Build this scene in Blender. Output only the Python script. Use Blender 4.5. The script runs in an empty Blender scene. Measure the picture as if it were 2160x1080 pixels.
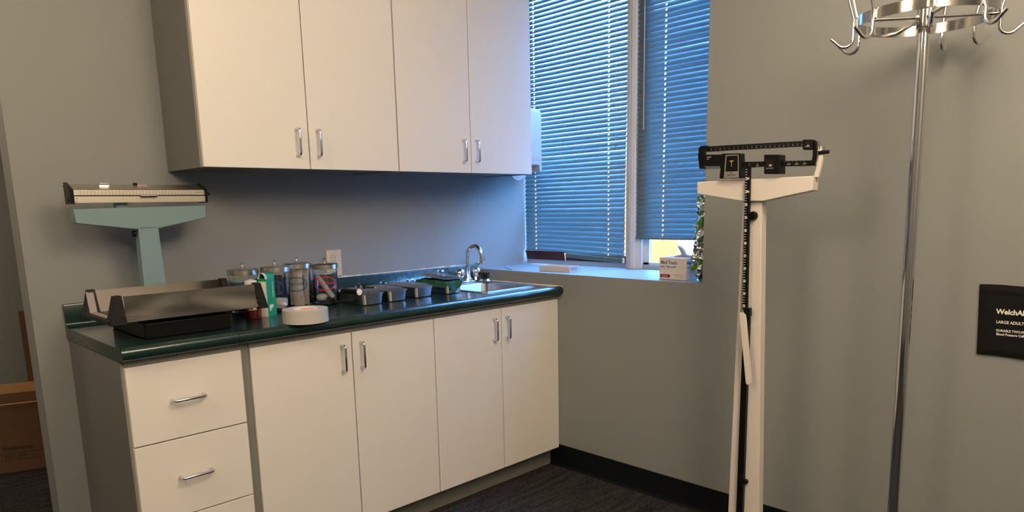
import bpy, bmesh, math, random
from mathutils import Vector, Matrix, noise
random.seed(7)
SC = bpy.context.scene
PI = math.pi

# ------------------------------------------------------------------ camera
CX, CY, CZ = -2.5528, -2.8571, 1.3012
YAW, PIT, ROL = -0.7741, -0.1778, -0.0221
FPX, PPX, PPY = 1476.16, 1070.12, 702.13
fw = Vector((-math.sin(YAW)*math.cos(PIT), math.cos(YAW)*math.cos(PIT), math.sin(PIT)))
r0 = Vector((math.cos(YAW), math.sin(YAW), 0)); u0 = r0.cross(fw)
rt = r0*math.cos(ROL)+u0*math.sin(ROL); up = -r0*math.sin(ROL)+u0*math.cos(ROL)
cam = bpy.data.cameras.new('camera'); camo = bpy.data.objects.new('camera', cam)
SC.collection.objects.link(camo); SC.camera = camo
camo.matrix_world = Matrix(((rt.x, up.x, -fw.x, CX), (rt.y, up.y, -fw.y, CY), (rt.z, up.z, -fw.z, CZ), (0, 0, 0, 1)))
cam.sensor_width = 36; cam.lens = FPX/2160*36
cam.shift_x = -(PPX-1080)/2160; cam.shift_y = (PPY-540)/2160
cam.clip_start = 0.05; cam.clip_end = 200
FH = Vector((0.69907, 0.71505, 0)); RH = Vector((0.71505, -0.69907, 0))

def P(u, v, **k):
    """the point of the photo's sight line (u, v) on the plane x=, y= or z="""
    d = fw+rt*((u-PPX)/FPX)-up*((v-PPY)/FPX)
    ax, val = list(k.items())[0]; i = 'xyz'.index(ax)
    t = (val-(CX, CY, CZ)[i])/d[i]
    return Vector((CX, CY, CZ))+d*t

# ------------------------------------------------------------------ view, world, sun
SC.view_settings.view_transform = 'Standard'; SC.view_settings.look = 'None'
SC.view_settings.gamma = 1; SC.view_settings.exposure = 0; SC.view_settings.use_curve_mapping = False
w = bpy.data.worlds.new('sky'); SC.world = w; w.use_nodes = True
bg = w.node_tree.nodes['Background']; bg.inputs[0].default_value = (0.165, 0.43, 1.0, 1); bg.inputs[1].default_value = 52.0
sun = bpy.data.lights.new('sun', 'SUN'); sun.energy = 14; sun.angle = math.radians(1); sun.color = (1, .86, .6)
suno = bpy.data.objects.new('sun', sun); SC.collection.objects.link(suno)
suno.rotation_euler = Vector((0.75, 0.35, -0.55)).to_track_quat('-Z', 'Y').to_euler()
LAMP_A, LAMP_B, FILL_D = 16.0, 21.0, 22.5

# ------------------------------------------------------------------ materials
def s2l(c):
    return tuple(((x/255)/12.92 if x/255 <= .04045 else ((x/255+.055)/1.055)**2.4) for x in c)
def mat(name, col, rough=.5, metal=0, spec=.5, noise_amt=0, noise_scale=20, bump=0, bump_scale=200, trans=0, ior=1.45, coat=0, srgb=False, aniso=0, detail=4, stretch=None):
    m = bpy.data.materials.new(name); m.use_nodes = True
    nt = m.node_tree; b = nt.nodes['Principled BSDF']
    c = s2l(col) if srgb else col
    b.inputs['Base Color'].default_value = (*c, 1); b.inputs['Roughness'].default_value = rough
    b.inputs['Metallic'].default_value = metal; b.inputs['Specular IOR Level'].default_value = spec
    b.inputs['IOR'].default_value = ior
    if trans: b.inputs['Transmission Weight'].default_value = trans
    if coat: b.inputs['Coat Weight'].default_value = coat; b.inputs['Coat Roughness'].default_value = .08
    tc = nt.nodes.new('ShaderNodeTexCoord'); src = tc.outputs['Object']
    if stretch:
        mp = nt.nodes.new('ShaderNodeMapping'); mp.inputs['Scale'].default_value = stretch
        nt.links.new(src, mp.inputs['Vector']); src = mp.outputs['Vector']
    if noise_amt:
        n = nt.nodes.new('ShaderNodeTexNoise'); n.inputs['Scale'].default_value = noise_scale; n.inputs['Detail'].default_value = detail
        nt.links.new(src, n.inputs['Vector'])
        mx = nt.nodes.new('ShaderNodeMix'); mx.data_type = 'RGBA'
        mx.inputs['A'].default_value = (*[x*(1-noise_amt) for x in c], 1); mx.inputs['B'].default_value = (*[min(1, x*(1+noise_amt)) for x in c], 1)
        nt.links.new(n.outputs['Fac'], mx.inputs['Factor']); nt.links.new(mx.outputs['Result'], b.inputs['Base Color'])
    if bump:
        n2 = nt.nodes.new('ShaderNodeTexNoise'); n2.inputs['Scale'].default_value = bump_scale; n2.inputs['Detail'].default_value = 3
        nt.links.new(src, n2.inputs['Vector'])
        bp = nt.nodes.new('ShaderNodeBump'); bp.inputs['Strength'].default_value = bump; bp.inputs['Distance'].default_value = .002
        nt.links.new(n2.outputs['Fac'], bp.inputs['Height']); nt.links.new(bp.outputs['Normal'], b.inputs['Normal'])
    return m
M = {}
M['paint'] = mat('grey wall paint', (.222, .232, .235), .55, spec=.35, bump=.15, bump_scale=180)
M['ceiling'] = mat('ceiling white', (.75, .74, .72), .9, spec=.1, bump=.3, bump_scale=300)
M['white_lam'] = mat('white laminate', (.70, .68, .645), .38, noise_amt=.02, noise_scale=3, bump=.04, bump_scale=500)
M['grey_lam'] = mat('grey laminate', (.155, .152, .150), .45, bump=.03, bump_scale=400)
M['rail'] = mat('grey rail', (.20, .195, .185), .5)
M['edge'] = mat('pale edge band', (.27, .255, .23), .5)
M['toe'] = mat('grey toe kick', (.16, .155, .145), .5)
M['green'] = mat('dark green laminate', (.0065, .024, .021), .24, noise_amt=.28, noise_scale=260, coat=.25)
M['black_base'] = mat('black rubber baseboard', (.0025, .004, .006), .5, spec=.15)
M['chrome'] = mat('chrome', (.66, .66, .67), .08, metal=1)
M['mirror'] = mat('polished steel', (.42, .39, .36), .05, metal=1, bump=.15, bump_scale=9)
M['steel'] = mat('brushed stainless', (.55, .56, .58), .27, metal=1, noise_amt=.08, noise_scale=60, stretch=(1, 12, 1))
M['steel_dull'] = mat('scratched steel', (.30, .285, .27), .34, metal=1, bump=.12, bump_scale=70)
M['ring_steel'] = mat('dull ring steel', (.38, .365, .345), .15, metal=1, noise_amt=.25, noise_scale=14, bump=.1, bump_scale=60)
M['lining'] = mat('matte steel lining', (.28, .25, .23), .7, metal=.4)
M['alu'] = mat('brushed aluminium', (.68, .63, .55), .34, metal=1, noise_amt=.12, noise_scale=40, stretch=(1, 1, 25))
M['lid'] = mat('brushed jar lid', (.60, .57, .55), .28, metal=1, noise_amt=.1, noise_scale=50, stretch=(1, 1, 20))
M['black'] = mat('black plastic', (.004, .004, .005), .35, spec=.22)
M['black_matte'] = mat('black matte plastic', (.007, .007, .0075), .5, spec=.25)
M['scale_blue'] = mat('pale aqua enamel', (.165, .25, .275), .4)
M['scale_white'] = mat('cream white enamel', (.60, .56, .53), .4)
M['print_white'] = mat('white print', (.75, .73, .68), .5)
M['print_dim'] = mat('dim silver print', (.30, .30, .31), .5)
M['print_black'] = mat('black print', (.02, .02, .02), .5)
M['print_maroon'] = mat('maroon print', (.16, .008, .02), .5)
M['print_red'] = mat('red print', (.55, .01, .02), .5)
M['print_blue'] = mat('blue print', (.012, .045, .20), .5)
M['glass'] = mat('clear glass', (.97, .98, .98), .0, trans=1, ior=1.45)
M['pane'] = mat('window pane', (1, 1, 1), .0, trans=1, ior=1.02)
M['outlet'] = mat('ivory plastic', (.52, .46, .35), .35)
M['dark_slot'] = mat('dark slot', (.02, .015, .01), .6)
M['frame'] = mat('anodised window frame', (.42, .43, .44), .4, metal=.3)
M['window_white'] = mat('white window frame', (.62, .64, .66), .4)
M['white_plastic'] = mat('white plastic', (.52, .52, .52), .35)
M['glove_grey'] = mat('grey glove latex', (.28, .28, .29), .6)
M['paper'] = mat('white paper', (.58, .56, .53), .8)
M['card'] = mat('cardboard', (.42, .24, .115), .85, noise_amt=.12, noise_scale=30)
M['card_dark'] = mat('cardboard with painted shade', (.13, .07, .038), .85, noise_amt=.12, noise_scale=30)  # shade on the box front is put into this darker card colour
M['maroon'] = mat('maroon bottle plastic', (.13, .018, .01), .3)
M['kgreen'] = mat('green printed card', (.004, .22, .065), .4)
M['tape'] = mat('grey white duct tape', (.43, .42, .40), .38, bump=.1, bump_scale=300)
M['cloth'] = mat('green surgical cloth', (.006, .06, .035), .85, noise_amt=.2, noise_scale=25)
M['brown_slat'] = mat('dark brown vinyl slat', (.045, .012, .006), .4, noise_amt=.4, noise_scale=8, stretch=(1, .1, 8))
M['blue_tint'] = mat('blue label', (.02, .10, .35), .5); M['navy'] = mat('navy wrap', (.008, .012, .03), .5)
M['orange'] = mat('orange brown resin', (.5, .12, .02), .35)
M['pouch'] = mat('black nylon', (.005, .005, .0055), .8, spec=.2, bump=.5, bump_scale=700)
M['caulk'] = mat('white caulk', (.72, .70, .66), .6)
M['wood'] = mat('pale wood', (.55, .33, .20), .6)
M['pink'] = mat('pink tan plastic', (.5, .33, .27), .5)
M['cotton'] = mat('white cotton', (.8, .8, .82), .95)
M['gold'] = mat('gold emblem', (.75, .42, .12), .35, metal=.6)
M['concrete'] = mat('concrete ground', (.10, .10, .09), .9, spec=.1, noise_amt=.1, noise_scale=3)
M['wand'] = mat('pale wand plastic', (.36, .22, .16), .35)
M['teal_chip'] = mat('teal plastic', (.02, .28, .22), .4)

def special():
    # carpet
    m = mat('charcoal carpet', (.02, .02, .022), .95, spec=.1); nt = m.node_tree; b = nt.nodes['Principled BSDF']
    tc = nt.nodes['Texture Coordinate']
    w1 = nt.nodes.new('ShaderNodeTexVoronoi'); w1.inputs['Scale'].default_value = 190
    nt.links.new(tc.outputs['Object'], w1.inputs['Vector'])
    mp = nt.nodes.new('ShaderNodeMapping'); mp.inputs['Scale'].default_value = (3, 26, 1); nt.links.new(tc.outputs['Object'], mp.inputs['Vector'])
    n = nt.nodes.new('ShaderNodeTexNoise'); n.inputs['Scale'].default_value = 1.5; n.inputs['Detail'].default_value = 5; nt.links.new(mp.outputs['Vector'], n.inputs['Vector'])
    mul = nt.nodes.new('ShaderNodeMath'); mul.operation = 'MULTIPLY'
    nt.links.new(w1.outputs['Distance'], mul.inputs[0]); nt.links.new(n.outputs['Fac'], mul.inputs[1])
    cr = nt.nodes.new('ShaderNodeValToRGB'); cr.color_ramp.elements[0].position = .1; cr.color_ramp.elements[0].color = (.006, .006, .008, 1)
    cr.color_ramp.elements[1].position = .42; cr.color_ramp.elements[1].color = (.052, .050, .052, 1)
    nt.links.new(mul.outputs[0], cr.inputs[0]); nt.links.new(cr.outputs[0], b.inputs['Base Color'])
    bp = nt.nodes.new('ShaderNodeBump'); bp.inputs['Strength'].default_value = .8; bp.inputs['Distance'].default_value = .003
    nt.links.new(w1.outputs['Distance'], bp.inputs['Height']); nt.links.new(bp.outputs['Normal'], b.inputs['Normal'])
    M['carpet'] = m
    # blind slats: diffuse + translucent + slight gloss
    m = bpy.data.materials.new('teal vinyl slat'); m.use_nodes = True; nt = m.node_tree
    b = nt.nodes['Principled BSDF']; b.inputs['Base Color'].default_value = (.085, .125, .115, 1); b.inputs['Roughness'].default_value = .38
    tr = nt.nodes.new('ShaderNodeBsdfTranslucent'); tr.inputs[0].default_value = (.05, .17, .22, 1)
    mx = nt.nodes.new('ShaderNodeMixShader'); mx.inputs[0].default_value = .06
    nt.links.new(b.outputs[0], mx.inputs[1]); nt.links.new(tr.outputs[0], mx.inputs[2])
    nt.links.new(mx.outputs[0], nt.nodes['Material Output'].inputs[0]); M['slat'] = m
    # brick
    m = mat('yellow brick', (.5, .4, .2), .95, spec=0); nt = m.node_tree; b = nt.nodes['Principled BSDF']; tc = nt.nodes['Texture Coordinate']
    br = nt.nodes.new('ShaderNodeTexBrick'); br.inputs['Color1'].default_value = (.20, .055, .011, 1); br.inputs['Color2'].default_value = (.24, .068, .016, 1)
    br.inputs['Mortar'].default_value = (.28, .095, .030, 1); br.inputs['Scale'].default_value = 4
    mp = nt.nodes.new('ShaderNodeMapping'); mp.inputs['Rotation'].default_value = (PI/2, 0, PI/2)
    sx = nt.nodes.new('ShaderNodeSeparateXYZ'); cx = nt.nodes.new('ShaderNodeCombineXYZ')
    nt.links.new(tc.outputs['Object'], sx.inputs[0]); nt.links.new(sx.outputs['Y'], cx.inputs['X']); nt.links.new(sx.outputs['Z'], cx.inputs['Y'])
    nt.links.new(cx.outputs[0], br.inputs['Vector']); nt.links.new(br.outputs['Color'], b.inputs['Base Color']); M['brick'] = m
    # printed foil
    m = mat('printed foil', (.7, .7, .7), .16, metal=1); nt = m.node_tree; b = nt.nodes['Principled BSDF']; tc = nt.nodes['Texture Coordinate']
    v = nt.nodes.new('ShaderNodeTexVoronoi'); v.inputs['Scale'].default_value = 42; nt.links.new(tc.outputs['Object'], v.inputs['Vector'])
    sp = nt.nodes.new('ShaderNodeSeparateColor'); nt.links.new(v.outputs['Color'], sp.inputs[0])
    cr = nt.nodes.new('ShaderNodeValToRGB'); cr.color_ramp.interpolation = 'CONSTANT'; e = cr.color_ramp.elements
    e[0].position = 0; e[0].color = (.74, .73, .70, 1); e[1].position = .62; e[1].color = (.06, .22, .03, 1)
    x = e.new(.80); x.color = (.01, .03, .16, 1)
    nt.links.new(sp.outputs[0], cr.inputs[0]); nt.links.new(cr.outputs[0], b.inputs['Base Color'])
    mt = nt.nodes.new('ShaderNodeMath'); mt.operation = 'LESS_THAN'; mt.inputs[1].default_value = .62
    nt.links.new(sp.outputs[0], mt.inputs[0]); nt.links.new(mt.outputs[0], b.inputs['Metallic']); M['foil'] = m
    # lamp diffuser
    for nm, st, col in (('fill_d', FILL_D, (1, .785, .54)), ('lamp_c', 11.0, (1, .775, .52)), ('lamp_a', LAMP_A, (1, .775, .52)), ('lamp_b', LAMP_B, (1, .785, .54))):
        m = bpy.data.materials.new('diffuser '+nm); m.use_nodes = True; b = m.node_tree.nodes['Principled BSDF']
        b.inputs['Emission Color'].default_value = (*col, 1); b.inputs['Emission Strength'].default_value = st; M[nm] = m
special()

# ------------------------------------------------------------------ mesh builder
def frame(o, x, y):
    x = Vector(x).normalized(); y = Vector(y).normalized(); z = x.cross(y)
    return Matrix(((x.x, y.x, z.x, o[0]), (x.y, y.y, z.y, o[1]), (x.z, y.z, z.z, o[2]), (0, 0, 0, 1)))
def face_mx(o): return frame(o, (0, -1, 0), (0, 0, 1))       # faces -x (towards the room from the window wall)
def face_my(o): return frame(o, (1, 0, 0), (0, 0, 1))        # faces -y

class MB:
    def __init__(s, m=None):
        s.v = []; s.f = []; s.mi = []; s.mats = []; s.cur = 0
        if m: s.use(m)
    def use(s, m):
        if m not in s.mats: s.mats.append(m)
        s.cur = s.mats.index(m); return s
    def add(s, vs, fs, T=None):
        o = len(s.v)
        s.v += [(T @ Vector(p)) if T else Vector(p) for p in vs]
        s.f += [[i+o for i in f] for f in fs]; s.mi += [s.cur]*len(fs); return s
    def box(s, a, b, T=None):
        x0, x1 = sorted((a[0], b[0])); y0, y1 = sorted((a[1], b[1])); z0, z1 = sorted((a[2], b[2]))
        vs = [(x0, y0, z0), (x1, y0, z0), (x1, y1, z0), (x0, y1, z0), (x0, y0, z1), (x1, y0, z1), (x1, y1, z1), (x0, y1, z1)]
        return s.add(vs, [(0, 3, 2, 1), (4, 5, 6, 7), (0, 1, 5, 4), (1, 2, 6, 5), (2, 3, 7, 6), (3, 0, 4, 7)], T)
    def prism(s, pts, axis, a, b, T=None, pts2=None):
        """polygon pts (2D) extruded along axis from a to b; x:(y,z) y:(x,z) z:(x,y)"""
        def mk(p, t): return {'x': (t, p[0], p[1]), 'y': (p[0], t, p[1]), 'z': (p[0], p[1], t)}[axis]
        n = len(pts); q = pts2 or pts
        vs = [mk(p, a) for p in pts]+[mk(p, b) for p in q]
        fs = [list(range(n))[::-1], list(range(n, 2*n))]+[(i, (i+1) % n, n+(i+1) % n, n+i) for i in range(n)]
        return s.add(vs, fs, T)
    def cyl(s, a, b, r, r2=None, n=24, T=None):
        a = Vector(a); b = Vector(b); r2 = r if r2 is None else r2
        d = (b-a).normalized(); x = d.orthogonal().normalized(); y = d.cross(x)
        vs = []
        for c, rr in ((a, r), (b, r2)):
            for i in range(n):
                t = 2*PI*i/n; vs.append(c+x*math.cos(t)*rr+y*math.sin(t)*rr)
        return s.add(vs, [list(range(n))[::-1], list(range(n, 2*n))]+[(i, (i+1) % n, n+(i+1) % n, n+i) for i in range(n)], T)
    def tube(s, path, r, n=12, T=None, closed=False):
        path = [Vector(p) for p in path]; m = len(path); vs = []
        x = None
        for i, p in enumerate(path):
            if closed: d = (path[(i+1) % m]-path[i-1])
            else: d = path[min(i+1, m-1)]-path[max(i-1, 0)]
            d.normalize()
            x = d.orthogonal().normalized() if x is None else (x-d*x.dot(d)).normalized()
            y = d.cross(x); rr = r[i] if isinstance(r, (list, tuple)) else r
            vs += [p+x*math.cos(2*PI*k/n)*rr+y*math.sin(2*PI*k/n)*rr for k in range(n)]
        fs = []
        for i in range(m if closed else m-1):
            j = (i+1) % m
            fs += [(i*n+k, i*n+(k+1) % n, j*n+(k+1) % n, j*n+k) for k in range(n)]
        if not closed: fs += [list(range(n))[::-1], list(range((m-1)*n, m*n))]
        return s.add(vs, fs, T)
    def lathe(s, prof, c=(0, 0, 0), n=48, T=None, sx=1, sy=1):
        """profile [(r,z)] round z; ends on the axis close"""
        vs = []; idx = []
        for r, z in prof:
            if r < 1e-6: idx.append([len(vs)]); vs.append((c[0], c[1], c[2]+z))
            else:
                idx.append(list(range(len(vs), len(vs)+n)))
                vs += [(c[0]+r*sx*math.cos(2*PI*k/n), c[1]+r*sy*math.sin(2*PI*k/n), c[2]+z) for k in range(n)]
        fs = []
        for a, b in zip(idx, idx[1:]):
            if len(a) == 1 and len(b) == 1: continue
            for k in range(n):
                k2 = (k+1) % n
                if len(a) == 1: fs.append((a[0], b[k2], b[k]))
                elif len(b) == 1: fs.append((a[k], a[k2], b[0]))
                else: fs.append((a[k], a[k2], b[k2], b[k]))
        return s.add(vs, fs, T)
    def text(s, body, size, T, ext=.0004, align='LEFT', wrap=None, sx=1, bold=0):
        cu = bpy.data.curves.new('t', 'FONT'); cu.body = body; cu.size = size; cu.extrude = ext; cu.align_x = align; cu.offset = bold; cu.resolution_u = 3
        o = bpy.data.objects.new('t', cu); SC.collection.objects.link(o)
        me = bpy.data.meshes.new_from_object(o)
        vs = [Vector((v.co.x*sx, v.co.y, v.co.z)) for v in me.vertices]
        if wrap: vs = [Vector(((wrap+v.z)*math.sin(v.x/wrap), v.y, (wrap+v.z)*math.cos(v.x/wrap)-wrap)) for v in vs]
        s.add(vs, [list(p.vertices) for p in me.polygons], T)
        bpy.data.objects.remove(o); bpy.data.curves.remove(cu); bpy.data.meshes.remove(me); return s
    def build(s, name, parent=None, loc=None, local=False, bevel=0, angle=35, mod=None, segs=2):
        me = bpy.data.meshes.new(name)
        if parent is not None:
            root = parent
            while root.parent: root = root.parent
            inv = root_matrix(root).inverted()
        elif loc is not None: inv = Matrix.Translation(-Vector(loc))
        else: inv = Matrix.Identity(4)
        vs = s.v if local else [inv @ v for v in s.v]
        me.from_pydata([tuple(v) for v in vs], [], s.f)
        for m in s.mats: me.materials.append(M[m])
        for p, i in zip(me.polygons, s.mi): p.material_index = i; p.use_smooth = True
        bm = bmesh.new(); bm.from_mesh(me); bmesh.ops.recalc_face_normals(bm, faces=bm.faces); bm.to_mesh(me); bm.free()
        me.set_sharp_from_angle(angle=math.radians(angle)); me.update()
        o = bpy.data.objects.new(name, me); SC.collection.objects.link(o)
        if parent is not None: o.parent = parent
        elif loc is not None: o.location = loc
        if bevel:
            b = o.modifiers.new('edge', 'BEVEL'); b.width = bevel; b.segments = segs; b.limit_method = 'ANGLE'; b.angle_limit = math.radians(40); b.harden_normals = True
        return o
def root_matrix(o): return Matrix.LocRotScale(o.location, o.rotation_euler, o.scale)
def tag(o, label=None, cat=None, group=None, kind=None):
    if label: o['label'] = label
    if cat: o['category'] = cat
    if group: o['group'] = group
    if kind: o['kind'] = kind
    return o
def thing(name, label, cat, loc=(0, 0, 0), rot=(0, 0, 0), group=None):
    o = bpy.data.objects.new(name, None); SC.collection.objects.link(o); o.empty_display_size = .1
    o.location = loc; o.rotation_euler = rot
    return tag(o, label, cat, group)
def struct(mb, name, **k): return tag(mb.build(name, **k), kind='structure')
def arc(c, r, a0, a1, n, plane='yz'):
    out = []
    for i in range(n+1):
        t = math.radians(a0+(a1-a0)*i/n); p, q = r*math.cos(t), r*math.sin(t)
        out.append({'yz': (c[0], c[1]+p, c[2]+q), 'xz': (c[0]+p, c[1], c[2]+q), 'xy': (c[0]+p, c[1]+q, c[2])}[plane])
    return out

# ------------------------------------------------------------------ room shell
H = .915; XW = -2.0517; TW = .1233; ZS = .9768; WR = 1.3872; RD = .4372; CEIL = 2.74; XL = -4.6; YF = -4.8; YB = 2.1
struct(MB('carpet').box((XL, YF, -.1), (.46, YB, 0)), 'floor')
struct(MB('ceiling').box((XL, YF, CEIL), (.46, YB, CEIL+.1)), 'ceiling')
m = MB('paint').box((XW, 0, 0), (.46, TW, CEIL)).box((XL, 0, 0), (-3.4, TW, CEIL)).box((-3.4, 0, 2.2), (XW, TW, CEIL))
struct(m, 'wall_back')
m = MB('paint').box((0, 0, 0), (.46, -WR, ZS)).box((0, -WR, 0), (.46, YF, CEIL)).box((0, 0, 2.62), (.46, -WR, CEIL)).box((0, TW, 0), (.46, YB, CEIL))
struct(m, 'wall_right')
struct(MB('paint').box((XL-.1, YF, 0), (XL, YB, CEIL)), 'wall_left')
struct(MB('paint').box((XL-.1, YF-.1, 0), (.46, YF, CEIL)), 'wall_front')
struct(MB('paint').box((XL-.1, YB, 0), (.46, YB+.1, CEIL)), 'wall_far')
# black rubber cove base
def basemb(y0, y1):
    prof = [(0, 0), (-.016, 0), (-.012, .004), (-.006, .014), (-.005, .105), (-.003, .1125), (0, .1129)]
    return MB('black_base').prism([(a, b) for a, b in prof], 'y', y0, y1)
struct(basemb(-.5488, YF), 'baseboard_right')
struct(MB('black_base').box((XL, YB-.006, 0), (0, YB, .113)), 'baseboard_far')
# caulk along splashback and window wall
m = MB('caulk'); x = -.92
while x < -.06:
    l = random.uniform(.015, .05); h = random.uniform(.001, .0045)
    m.prism([(0.0, .9975), (-.004-random.random()*.004, .9978), (-.002, .9985+h), (0, .9985+h)], 'x', x, min(x+l*.97, -.05)); x += l
y = -.03
while y > -.63:
    l = random.uniform(.02, .05); r = random.uniform(.003, .006)
    m.prism([(0, .9152), (-r, .9152), (-.001, .9165+r*.6), (0, .9165+r*.6)], 'y', y, max(y-l, -.635)); y -= l
struct(m, 'trim_1')

# window: frame, mullion, sashes, panes
f = MB('frame')
f.box((.425, 0, ZS), (.46, -.7155, ZS+.026)).box((.43, 0, ZS+.026), (.46, -.02, 2.62))
f.box((.40, -.7155, ZS), (.46, -.7345, 2.62))
f.box((.425, -.80, ZS), (.46, -WR, ZS+.022)).box((.43, -WR+.02, ZS), (.46, -WR, 2.62)).box((.43, 0, 2.58), (.46, -WR, 2.62))
win = struct(f, 'window_1', bevel=.0015)
m = MB('window_white').box((.41, -.7345, ZS), (.46, -.763, 2.62)).box((.42, -.763, ZS), (.46, -.80, 2.62))
m.box((.435, -.80, ZS+.022), (.455, -.835, 2.58)).box((.435, -.80, ZS+.022), (.455, -WR+.02, ZS+.035))
m.build('sash_frame', win, bevel=.0015)
MB('pane').box((.446, -.835, ZS+.03), (.450, -WR+.02, 2.58)).build('pane', win)
MB('pane').box((.446, -.02, ZS+.026), (.450, -.7155, 2.58)).build('pane', win)

# outside: brick building, ground
m = MB('brick'); q = P(1430, 540, x=16.0); q0 = P(1060, 540, x=16.0)
m.prism([(16, q0.y), (16, q.y), (22, q.y+4.3), (22, q0.y+2)], 'z', -2.5, 2.6)
b = tag(m.build('brick_building', loc=(16, q.y, -2.5)), 'sunlit yellow brick building seen outside below the right blind', 'building')
struct(MB('concrete').box((.5, -40, -2.6), (60, 60, -2.5)), 'ground')

# ------------------------------------------------------------------ blinds
def blind(label, y0, y1, ztop, zbot, cords, th, cx=.410, skew=None, wv=.0262, pitch=.0235, seed=1, odd=(), grow=0):
    rnd = random.Random(seed)
    t = thing('window_blind', label, 'blind', (cx, (y0+y1)/2, zbot), group='venetian blinds in the window')
    m = MB('slat'); n = int((ztop-zbot)/pitch); hole = .0035
    ys = [y0]
    for c in cords: ys += [c+hole, c-hole]
    ys += [y1]
    NC = 7
    for k in range(n):
        z = zbot+.012+k*pitch; a = math.radians(th+rnd.uniform(-1.0, 1.0)+(odd[k] if k in odd else 0)); drop = rnd.uniform(-.0008, .0008)
        sk = skew(k) if skew else 0
        base = len(m.v); vs = []
        for y in ys:
            for c in range(NC):
                s = (c/(NC-1)-.5)*wv; bulge = .0030*(1-(2*c/(NC-1)-1)**2)
                # room edge (c=0) low, outer edge high; bulge upward/roomward
                px = s*math.cos(a)-bulge*math.sin(a); pz = s*math.sin(a)+bulge*math.cos(a)
                f_ = (y-y0)/(y1-y0)
                if y == y1: y += grow*min(1, k/34)
                vs.append((cx+px, y+rnd.uniform(-.0005, .0005), z+pz+drop*f_+sk*f_))
        fs = []
        for i in range(len(ys)-1):
            for c in range(NC-1):
                if i % 2 == 1 and c in (2, 3): continue
                fs.append((i*NC+c, (i+1)*NC+c, (i+1)*NC+c+1, i*NC+c+1))
        m.add(vs, fs)
    m.build('slats', t, angle=60)
    for c in cords:
        k = MB('print_dim').cyl((cx-.012, c, zbot-.005), (cx-.012, c, ztop), .0006, n=6).cyl((cx+.012, c, zbot-.005), (cx+.012, c, ztop), .0006, n=6)
        k.build('ladder_cord', t)
    MB('slat').box((cx-.02, y0, ztop), (cx+.02, y1, ztop+.04)).build('head_rail', t, bevel=.002)
    return t
LB0, LB1 = -.006, -.690
def lskew(k): return -.0032*(8-k) if k < 8 else 0
t = blind('left teal venetian blind, wider, reaching almost down to the sill', -.006, -.7015, 2.56, 1.054, [-.085, -.6], 60, wv=.0283, grow=-.0128, skew=lskew, seed=3, odd={0: 10, 1: 12, 2: 12, 3: 12, 4: 12, 5: 12, 6: 11, 7: 10, 8: 6})
m = MB('slat')
a_, b_ = Vector((.398, -.318, 1.032)), Vector((.396, -.70, 1.016))
d_ = (b_-a_).normalized()
m.add([a_+Vector((x, 0, z)) for x, z in ((-.006, -.012), (.006, -.012), (.006, .010), (-.006, .012))]+[b_+Vector((x, 0, z)) for x, z in ((-.006, -.013), (.006, -.013), (.006, .010), (-.006, .012))],
      [(3, 2, 1, 0), (4, 5, 6, 7), (0, 1, 5, 4), (1, 2, 6, 5), (2, 3, 7, 6), (3, 0, 4, 7)])
m.build('bottom_rail', t, bevel=.003)
MB('print_white').box((.392, -.7015, 1.004), (.408, -.7045, 1.031)).build('rail_end_cap', t, bevel=.001)
m = MB('print_dim').tube([(.394, -.60, 1.07), (.392, -.603, 1.045), (.391, -.597, 1.022), (.391, -.588, 1.015), (.391, -.585, 1.024), (.392, -.592, 1.034)], .0009, n=6)
m.build('cord_knot', t)
m = MB('print_dim').cyl((.388, -.655, 1.60), (.388, -.655, 2.56), .0008, n=6).cyl((.388, -.661, 1.61), (.388, -.661, 2.56), .0008, n=6)
m.build('lift_cord', t); MB('slat').lathe([(0, 0), (.004, .002), (.003, .014), (0, .016)], (.388, -.658, 1.588), n=10).build('cord_tassel', t)

t2 = blind('right dark teal venetian blind, narrower, stopping short above the glove box', -.776, -WR+.006, 2.56, 1.137, [-.93, -1.27], 68, wv=.0284, seed=5, odd={22: 7, 33: 9, 38: 9, 43: 8, 12: 6})
MB('slat').box((.396, -.776, 1.128), (.422, -WR+.006, 1.138)).build('bottom_rail', t2, bevel=.003)
m = MB('print_dim').tube([(.396, -.925, 1.14), (.394, -.921, 1.128), (.394, -.914, 1.124), (.394, -.910, 1.130)], .0009, n=6).tube([(.396, -.932, 1.14), (.394, -.937, 1.126), (.394, -.944, 1.124), (.394, -.948, 1.129)], .0009, n=6)
m.build('cord_knot', t2)
MB('wand').cyl((.388, -.823, 1.655), (.388, -.823, 2.56), .0032, n=8).build('tilt_wand', t2)
# fallen brown slats on the sill
def leaf(mb, ya, yb, za, zb, x, hh, lean):
    pts = []
    for y, z in ((ya, za), (yb, zb)):
        for j in range(5):
            s = j/4; pts.append((x+lean*(s)+.003*math.sin(s*PI), y, z+hh*s))
        for j in range(4, -1, -1):
            s = j/4; pts.append((x+lean*(s)+.003*math.sin(s*PI)+.0022, y, z+hh*s))
    n = 10
    mb.add(pts, [list(range(n))[::-1], list(range(n, 2*n))]+[(i, (i+1) % n, n+(i+1) % n, n+i) for i in range(n)])
m = MB('brown_slat'); leaf(m, -.012, -.305, .9975+.004, .9975+.004, .402, .050, -.012)
o = m.build('brown_slat', loc=(.402, -.15, ZS+.026)); tag(o, 'shorter dark brown blind slat standing in the left bottom corner of the window', 'slat', 'brown slats at the window foot')
m = MB('brown_slat'); leaf(m, -.300, -.712, .9975+.005, .9975+.005, .4115, .034, -.003)
m.use('orange').box((.4085, -.310, 1.0368), (.4125, -.712, 1.0405))
o = m.build('brown_slat', loc=(.41, -.5, ZS+.026)); tag(o, 'longer thin brown slat with bright orange top edge under the left blind', 'slat', 'brown slats at the window foot')

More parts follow.
